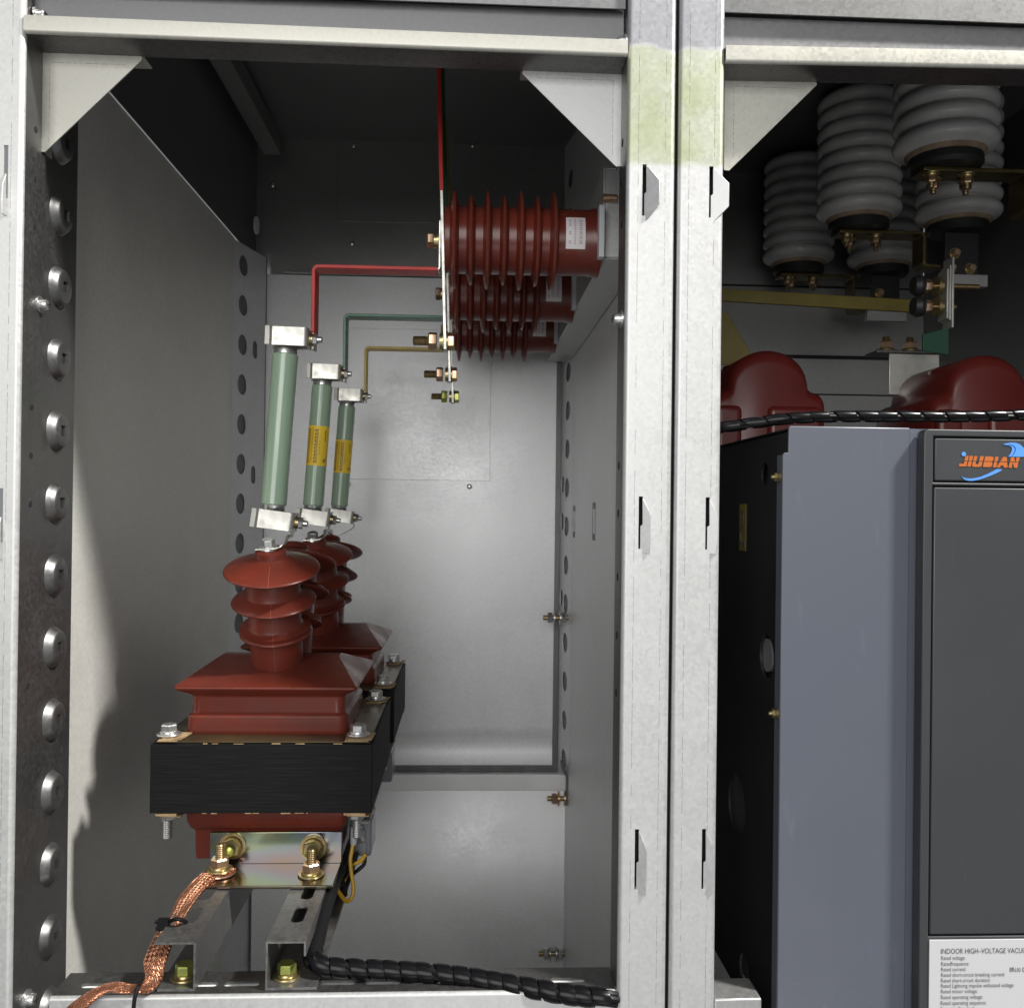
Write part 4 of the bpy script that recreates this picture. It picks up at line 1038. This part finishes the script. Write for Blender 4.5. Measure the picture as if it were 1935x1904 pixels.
m = MB(); m.cyl(W(669, 1562, 1.258), W(668, 1594, 1.258), 0.0045); m.build('terminal_sleeve', 'plastic_white', wr)

# ------------------------------------------------------------------ circuit breaker in the right bay
BX0 = W(1478, 952, 1.01).x
bt = W(1600, 806, 1.01).z
brk = thing('circuit_breaker', 'blue-grey vacuum breaker with dark front panel and orange lettering', 'circuit breaker', (0.6, 0.1, -0.62))
XQ = 0.98
xn = W(1490, 830, 1.01).x; zn = W(1490, 855, 1.01).z
m = MB()
bq = X(1718, 1.01)
m.plate([(BX0, -0.62), (bq, -0.62), (bq, bt), (xn+0.002, bt), (xn, bt-0.002), (xn, zn), (BX0+0.002, zn), (BX0, zn-0.003)], [], (0, 0.010, 0), EX, EZ, EY, 0.003, 0)
m.build('housing_front', 'breaker_blue', brk, bevel=0.0018, seg=3)
m = MB(); m.loft([[V((bq+0.0002, 0.0104, z)), V((bq+0.022, 0.0150, z)), V((XQ, 0.0155, z)), V((XQ, 0.018, z)), V((bq+0.0002, 0.0128, z))] for z in (-0.62, bt-0.001)]); m.build('housing_bend', 'breaker_blue', brk)
m = MB(); m.box(BX0+0.001, BX0+0.0035, 0.0132, 0.032, -0.62, zn-0.002); m.build('housing_flange', 'breaker_blue', brk, bevel=0.0008)
XS = BX0+0.009
m = MB()
c1, c2 = W(1440, 1240, 1.085), W(1386, 1520, 1.20)
def circ(y, z, r, n=32): return [(y+r*math.cos(2*PI*i/n), z+r*math.sin(2*PI*i/n)) for i in range(n)]
m.plate(rect(0.014, 0.42, -0.62, bt-0.004), [circ(c1.y, c1.z, 0.026), circ(c2.y, c2.z, 0.039), circ(0.10, 0.045, 0.014), circ(0.16, -0.58, 0.02)], (XS, 0, 0), EY, EZ, EX, 0.003, 0)
m.build('side_plate', 'breaker_side', brk, smooth=30)
m = MB(); m.box(XS+0.02, XS+0.022, 0.02, 0.42, -0.62, bt-0.02); m.cyl((XS+0.004, c1.y+0.012, c1.z), (XS+0.02, c1.y+0.012, c1.z), 0.02)
m.build('inner_plate', 'plastic_grey', brk)
m = MB(); m.box(XS, XQ, 0.013, 0.42, bt-0.006, bt-0.002); m.build('top_plate', 'breaker_side', brk)
for px, py in ((1466, 901), (1459, 1347)):
    c = W(px+10, py, 1.02); m = MB(); p = V((BX0+0.001, c.y, c.z))
    m.lathe([(0.0058, 0), (0.0058, 0.002)], p, -EX, 20, 0); m.hexa(p-EX*0.002, -EX, 0.0052, 0.005, 0); m.lathe([(0.0024, 0.007), (0.0022, 0.0105)], p, -EX, 14, 0); m.build('stud', 'brass_nut', brk)
for py in (1030, 1283, 1400, 1528, 1638): c = W(1470, py, 1.03); m = MB(); m.lathe([(0.0022, 0), (0.0016, 0.001)], (XS, c.y, c.z), -EX, 12); m.build('rivet', 'zinc', brk)
c = W(1392, 996, 1.185)                                        # yellow arrow sticker on the dark side plate
m = MB(); m.box(XS-0.0008, XS-0.0002, c.y-0.014, c.y+0.014, c.z-0.030, c.z+0.030)
k_ = spline([V((XS-0.0011, c.y+0.006, c.z+0.022)), V((XS-0.0011, c.y-0.006, c.z+0.016)), V((XS-0.0011, c.y-0.004, c.z+0.004)), V((XS-0.0011, c.y+0.006, c.z-0.006)), V((XS-0.0011, c.y+0.004, c.z-0.018)), V((XS-0.0011, c.y-0.005, c.z-0.022))], 6)
m.tube(k_, 0.0016, 6, 1)
m.plate([(-0.005, -0.004), (0.005, 0.0), (-0.003, 0.006)], [], (XS-0.0016, c.y-0.006, c.z-0.022), EY, EZ, EX, 0.0008, 1)
m.build('arrow_sticker', ['paint_yellow_dull', 'ink'], brk)
# dark moulded panel, standing proud
YP = -0.006
dx0 = W(1745, 952, 1+YP).x; dt = W(1800, 811, 1+YP).z
gx0 = W(1764, 860, 1+YP).x; gt, gb = W(1800, 824, 1+YP).z, W(1800, 912, 1+YP).z
m = MB(); out = [(dx0, -0.62), (XQ-0.03, -0.62), (XQ-0.03, dt)]+[(dx0+0.006-0.006*math.sin(PI/2*i/4), dt-0.006+0.006*math.cos(PI/2*i/4)) for i in range(5)]
low = W(1800, 917, 1+YP).z; nb = W(1800, 1769, 1+YP).z
hole = [rect(gx0, XQ-0.045, gb, gt), rect(gx0-0.0005, XQ-0.045, nb, low)]
m.plate(out, hole, (0, YP, 0), EX, EZ, EY, 0.0155, 0)
pn = m.build('front_panel', 'breaker_dark', brk, bevel=0.0014, seg=3)
m = MB(); m.box(gx0+0.0022, XQ-0.047, YP+0.0012, YP+0.015, gb+0.0022, gt-0.0022); m.build('logo_field', 'breaker_dark', pn, bevel=0.0015, seg=3)
m = MB(); m.box(gx0+0.0015, XQ-0.047, YP+0.0008, YP+0.015, nb+0.002, low-0.0022); m.build('lower_field', 'breaker_dark', pn, bevel=0.0015, seg=3)
m = MB(); m.box(dx0+0.004, XQ-0.036, YP+0.012, YP+0.0153, -0.6, dt-0.006); m.build('panel_backing', 'dark_void', pn)
# emblem: measured in a local grid (u right, v up), lying on the logo field
o0 = W(1737.9, 792.1, 1+YP); ks = 0.10195*0.994/FPX            # grid step
def g(x, y): return (x*ks, -y*ks)
def slant(poly): return [g(x-(y-680)*0.24, y) for x, y in poly]
yl = YP+0.0006
m = MB()
def ply(poly, mi, lift=0.0): m.plate(poly, [], (o0.x, yl-lift, o0.z), EX, EZ, EY, 0.0005, mi)
Lt = [[(905, 680), (968, 680), (968, 880), (822, 880), (822, 830), (905, 830)], [(988, 680), (1052, 680), (1052, 880), (988, 880)],
      [(1075, 682), (1135, 682), (1135, 835), (1190, 835), (1190, 682), (1262, 682), (1262, 860), (1235, 885), (1100, 885), (1075, 862)],
      [(1290, 685), (1430, 685), (1458, 705), (1458, 760), (1440, 785), (1462, 810), (1462, 865), (1435, 885), (1290, 885)],
      [(1488, 688), (1552, 688), (1552, 888), (1488, 888)],
      [(1640, 690), (1710, 690), (1775, 890), (1700, 890), (1690, 850), (1640, 850), (1615, 890), (1560, 890)],
      [(1795, 692), (1855, 692), (1905, 800), (1905, 692), (1965, 692), (1965, 892), (1905, 892), (1855, 790), (1855, 892), (1795, 892)]]
for p_ in Lt: ply(slant(p_), 0)
ply([g(x, y) for x, y in ((860, 768), (1990, 775), (1990, 784), (858, 777))], 3, 0.0002)
ply([g(870+42*math.cos(2*PI*i/24), 645+42*math.sin(2*PI*i/24)) for i in range(24)], 1)
ply([g(x, y) for x, y in ((830, 1065), (880, 1095), (950, 1108), (1050, 1106), (1200, 1075), (1350, 1012), (1450, 960), (1520, 920), (1630, 928), (1560, 975), (1430, 1035), (1300, 1085), (1180, 1125), (1060, 1150), (980, 1152), (910, 1138), (860, 1105))], 1)
ply([g(x, y) for x, y in ((1630, 450), (1700, 428), (1790, 415), (1880, 415), (1960, 440), (2040, 510), (2100, 680), (1740, 682), (1790, 610), (1812, 540), (1800, 495), (1760, 472), (1700, 460))], 1)
ply([g(x, y) for x, y in ((1690, 462), (1780, 448), (1850, 470), (1888, 520), (1880, 570), (1850, 630), (1810, 682), (1795, 682), (1835, 625), (1862, 568), (1868, 522), (1835, 482), (1775, 460))], 2, 0.0002)
m.build('emblem', ['logo_orange', 'logo_blue', 'logo_navy', 'breaker_dark'], pn, smooth=0)
# nameplate
n0 = W(1755.5, 1774.5, 1+YP)
m = MB(); m.box(n0.x, XQ-0.05, YP-0.0012, YP+0.001, -0.62, n0.z); npx = m.build('nameplate', 'nameplate', brk, bevel=0.0003)
m = MB()
zz = FPX/(1+YP)
lines = [('INDOOR HIGH\u2013VOLTAGE VACUUM CIRCUIT BREAKER', 1776, 1800, 14.3, 0.775), ('Rated voltage:', 1776.5, 1811.5, 11, 0.775), ('Ratedfrequence:', 1776.5, 1822.5, 11, 0.775), ('Rated current:', 1776.5, 1833, 11, 0.775), ('Rated short-circuit breaking current:', 1776.5, 1843.5, 11, 0.775), ('Rated short-circuit duration:', 1776, 1854, 11, 0.775),
         ('Rated Lightning impulse withstand voltage', 1776, 1864, 11, 0.775), ('Rated motor voltage:', 1776, 1874.5, 11, 0.775), ('Rated operating voltage:', 1776, 1885.5, 11, 0.775), ('Rated operating sequence:', 1775.5, 1896.5, 11, 0.775), ('Executive Standard:', 1775.5, 1907.5, 11, 0.775), ('630', 1915, 1834, 11, 0.775)]
for s_, px, py, sz, sx_ in lines:
    o_ = W(px, py, 1+YP); vs, fs = text(npx, 't', s_, sz/zz, (o_.x, YP-0.0013, o_.z), EX, EZ, -EY, 'ink', sx=sx_); m.add(vs, fs, 0)
for px in (1907, 1931):
    o_ = W(px, 1833, 1+YP); q = 7/zz; e_ = 0.7/zz
    for a_, b_, c_, d_ in ((0, q, 0, e_), (0, q, q-e_, q), (0, e_, 0, q), (q-e_, q, 0, q)): m.box(o_.x+a_, o_.x+b_, YP-0.0016, YP-0.0011, o_.z+c_, o_.z+d_)
o_ = W(1908, 1832, 1+YP); m.plate([(0, 3.5/zz), (2.5/zz, 1/zz), (7/zz, 7.5/zz), (2.6/zz, 2.6/zz)], [], (o_.x, YP-0.0018, o_.z), EX, EZ, EY, 0.0004, 0)
m.build('lettering', 'ink', npx, smooth=0, fixn=False)

# ------------------------------------------------------------------ right bay: current transformers
def make_ct(x, y0, label):
    zb_ = W(1470, 800, 1.0+y0).z-0.10; zt_ = W(1470, 660, 1.0+y0).z
    r = thing('current_transformer', label, 'transformer', (x, y0, zb_), 'domed current transformers')
    R_ = 0.064; zs = W(1470, 738, 1+y0).z
    prof = [(-0.092, zb_), (-0.092, zs-0.022)]+[(-0.070-0.022*math.cos(PI/2*i/5), zs-0.022+0.022*math.sin(PI/2*i/5)) for i in range(1, 6)]
    H_ = zt_-zs
    prof += [(-R_*math.cos(PI*i/20), zs+0.006+(H_-0.006)*math.sin(PI*i/20)**0.9) for i in range(0, 21)]
    prof += [(0.070+0.022*math.sin(PI/2*i/5), zs-0.022+0.022*math.cos(PI/2*i/5)) for i in range(0, 6)]+[(0.092, zb_)]
    m = MB(); rings = []
    for k, (yy, s) in enumerate(((0, 0.90), (0.006, 0.96), (0.016, 1.0), (0.20, 1.0), (0.21, 0.97), (0.214, 0.92))):
        rings.append([V((x+a_*s, y0+yy, zb_+(b_-zb_)*(s if b_ > zb_ else 1))) for a_, b_ in prof])
    m.loft(rings, 0); m.build('body', 'resin_ct', r, smooth=50)
    m = MB(); m.lathe([(0.05, 0.0), (0.052, 0.01), (0.05, 0.05), (0.03, 0.054)], (x, y0+0.09, zs), EZ, 36); m.build('collar', 'resin_ct', r)
    for xa, xb in ((x-0.088, x-0.045), (x-0.005, x+0.082)): m = MB(); m.box(xa, xb, y0-0.008, y0+0.02, zb_, zs-0.024); m.build('front_rib', 'resin_ct', r, bevel=0.010, seg=4)
    return r
make_ct(W(1456, 720, 1.43).x, 0.43, 'dark red domed current transformer beside the galvanised post and yellow bar')
make_ct(W(1872, 720, 1.42).x, 0.42, 'dark red domed current transformer behind the cable, by the silver bracket with two copper bolts')

# ------------------------------------------------------------------ porcelain insulators hanging from the roof
def make_porcelain(label):
    r = thing('hanging_insulator', label, 'insulator', (0, 0, 0.80), 'grey ribbed hanging insulators')
    prof = [(0.060, -0.01)]
    z = -0.012; n = 8
    for i in range(n):
        zc = -0.028-0.0285*i
        for q in range(9):
            a = PI*q/8; prof.append((0.064+0.0135*math.sin(a), zc+0.0125*math.cos(a)))
    m = MB(); m.lathe(prof+[(0.058, -0.245)], (0, 0, 0.80), EZ, 48); m.build('body', 'porcelain', r, smooth=60)
    m = MB(); m.lathe([(0.060, -0.243), (0.057, -0.249), (0.053, -0.251)], (0, 0, 0.80), EZ, 40); m.build('cement_ring', 'porcelain_cement', r)
    m = MB(); m.lathe([(0.054, -0.249), (0.055, -0.262), (0.050, -0.268), (0.02, -0.270)], (0, 0, 0.80), EZ, 32); m.build('end_cap', 'cast_iron', r)
    return r
por = make_porcelain('grey ribbed insulator nearest the opening, cream ring showing under its lowest rib')
XI = 0.732
por.location = (XI, 0.40, 0.80)
spots = ((XI, 0.72, 'grey ribbed insulator hanging full length in the middle of the bay'), (XI, 1.04, 'smallest looking grey ribbed insulator, hanging next to the corner plate'),
         (0.925, 0.72, 'grey ribbed insulator half hidden below the nearest one, bolted bracket under it'), (0.925, 1.04, 'grey ribbed insulator showing only its lowest ribs near the brass strap'))
for x, y, lb in spots:
    c_ = copy_tree(por); c_.location = (x, y, 0.80); tag(c_, lb)
# straps bolted below the inner row
def make_strap(label, y, long):
    r = thing('brass_strap', label, 'busbar', (XI, y, 0.525), 'brass straps under the hanging insulators')
    m = MB(); m.strip(fillet([V((XI-0.045, y, 0.527)), V((XI+0.118, y, 0.527)), V((XI+0.118, y, 0.527-long)), V((XI+0.15, y, 0.525-long))], 0.008), EY, 0.022, 0.006); m.build('strap', 'brass_bar', r, bevel=0.001)
    for dx, dy in ((-0.028, -0.012), (0.028, -0.012), (-0.012, 0.014), (0.04, 0.014)):
        bolt_on(r, (XI+dx, y+dy, 0.5235), (0, 0, -1), 0.009, 0.010, 'copper_nut', wmat='brass_nut', thread=0.008)
    return r
make_strap('brass strap under the nearest grey insulator, four bolts pointing down', 0.40, 0.06)
make_strap('dim brass strap under the middle grey insulator', 0.72, 0.06)
make_strap('brass strap under the smallest looking insulator, bent down like a step', 1.04, 0.075)
def make_bracket(label, y):
    r = thing('hanging_bracket', label, 'bracket', (0.925, y, 0.525), 'steel brackets under the outer insulators')
    m = MB(); m.box(0.89, 0.955, y-0.02, y-0.015, 0.445, 0.53); m.build('plate', 'cast_iron', r, bevel=0.001)
    m = MB(); m.box(0.875, 0.965, y-0.035, y-0.021, 0.425, 0.448); m.build('foot', 'galvanised', r, bevel=0.001)
    for dx, dz_ in ((-0.012, 0.49), (-0.02, 0.462), (0.018, 0.462)):
        bolt_on(r, (0.92+dx, y-0.02, dz_), (0, -1, 0), 0.0075, 0.007, 'copper_nut', wmat='brass_nut')
    return r
make_bracket('dark bracket with three bolts and a pale foot bar, under the half hidden insulator', 0.72)
make_bracket('dark bracket with three bolts behind the vertical silver bars', 1.04)
# yellow bars
a, b = W(1352, 557, 1.75), W(1726, 579, 1.75)
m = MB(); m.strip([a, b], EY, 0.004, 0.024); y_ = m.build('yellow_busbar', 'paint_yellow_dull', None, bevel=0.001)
tag(y_, 'long yellow painted bar running level across the breaker bay', 'busbar')
m = MB(); q = [W(px, py, 1.72) for px, py in ((1340, 585), (1375, 590), (1432, 690), (1340, 690))]
m.plate([(p.x, p.z) for p in q], [], (0, q[0].y, 0), EX, EZ, EY, 0.004, 0)
tag(m.build('yellow_plate', 'paint_yellow_dull', None, bevel=0.001), 'slanted yellow painted plate beside the post, behind the dark red dome', 'busbar')
# upright silver bars, green sleeve and their bolts
sx0 = W(1790, 560, 1.5); 
r = thing('silver_bars', 'pair of silver upright bars with green lower sleeve and long bolts', 'busbar', (sx0.x, sx0.y, W(1790, 640, 1.5).z))
m = MB()
for px, za, zb_, in ((1783, 512, 605), (1788, 505, 608), (1793, 490, 622)):
    p, q = W(px, za, 1.5), W(px, zb_, 1.5); m.box(p.x-0.0016, p.x+0.0016, p.y-0.015, p.y+0.015, q.z, p.z)
m.build('bare_bar', 'tin_plate', r, bevel=0.0005)
p, q = W(1770, 618, 1.5), W(1793, 664, 1.5)
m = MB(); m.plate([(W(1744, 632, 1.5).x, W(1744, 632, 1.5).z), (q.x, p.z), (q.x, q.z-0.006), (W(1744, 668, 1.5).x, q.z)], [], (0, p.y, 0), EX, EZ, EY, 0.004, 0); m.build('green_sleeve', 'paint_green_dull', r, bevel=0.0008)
for py, L3 in ((541, 1), (580, 0)):
    c = W(1783, py, 1.5); m = MB()
    m.cyl(c-EX*0.05, c+EX*(0.06 if L3 else 0.02), 0.0045, mi=2); m.hexa(c-EX*0.034, EX, 0.011, 0.012, 0); m.lathe([(0.016, -0.014), (0.016, -0.010), (0.012, -0.009), (0.012, -0.004)], c, EX, 24, 1)
    m.lathe([(0.014, -0.052), (0.018, -0.044), (0.016, -0.036)], c, EX, 24, 3)
    m.build('bolt', ['copper_nut', 'brass_nut', 'thread', 'cast_iron'], r)
# silver terminal bracket beside the second dome
t0, t1 = W(1674, 668, 1.62), W(1768, 668, 1.62)
r = thing('terminal_bracket', 'pale folded terminal bracket with two copper bolts on top, between the domes', 'bracket', (t0.x, t0.y, W(1680, 730, 1.62).z))
m = MB(); m.box(W(1648, 672, 1.62).x, t1.x, t0.y-0.02, t0.y+0.03, t0.z-0.002, t0.z+0.003); m.build('top_plate', 'galvanised_rail', r, bevel=0.001)
m = MB(); m.box(t0.x, t1.x, t0.y-0.014, t0.y-0.010, t0.z-0.075, t0.z-0.002); m.build('face_plate', 'tin_plate', r, bevel=0.001)
for px in (1672, 1717):
    c = W(px, 668, 1.62); bolt_on(r, (c.x, t0.y-0.004, t0.z+0.003), (0, 0, 1), 0.0125, 0.012, 'copper_nut', wmat='brass_nut', thread=0.009)
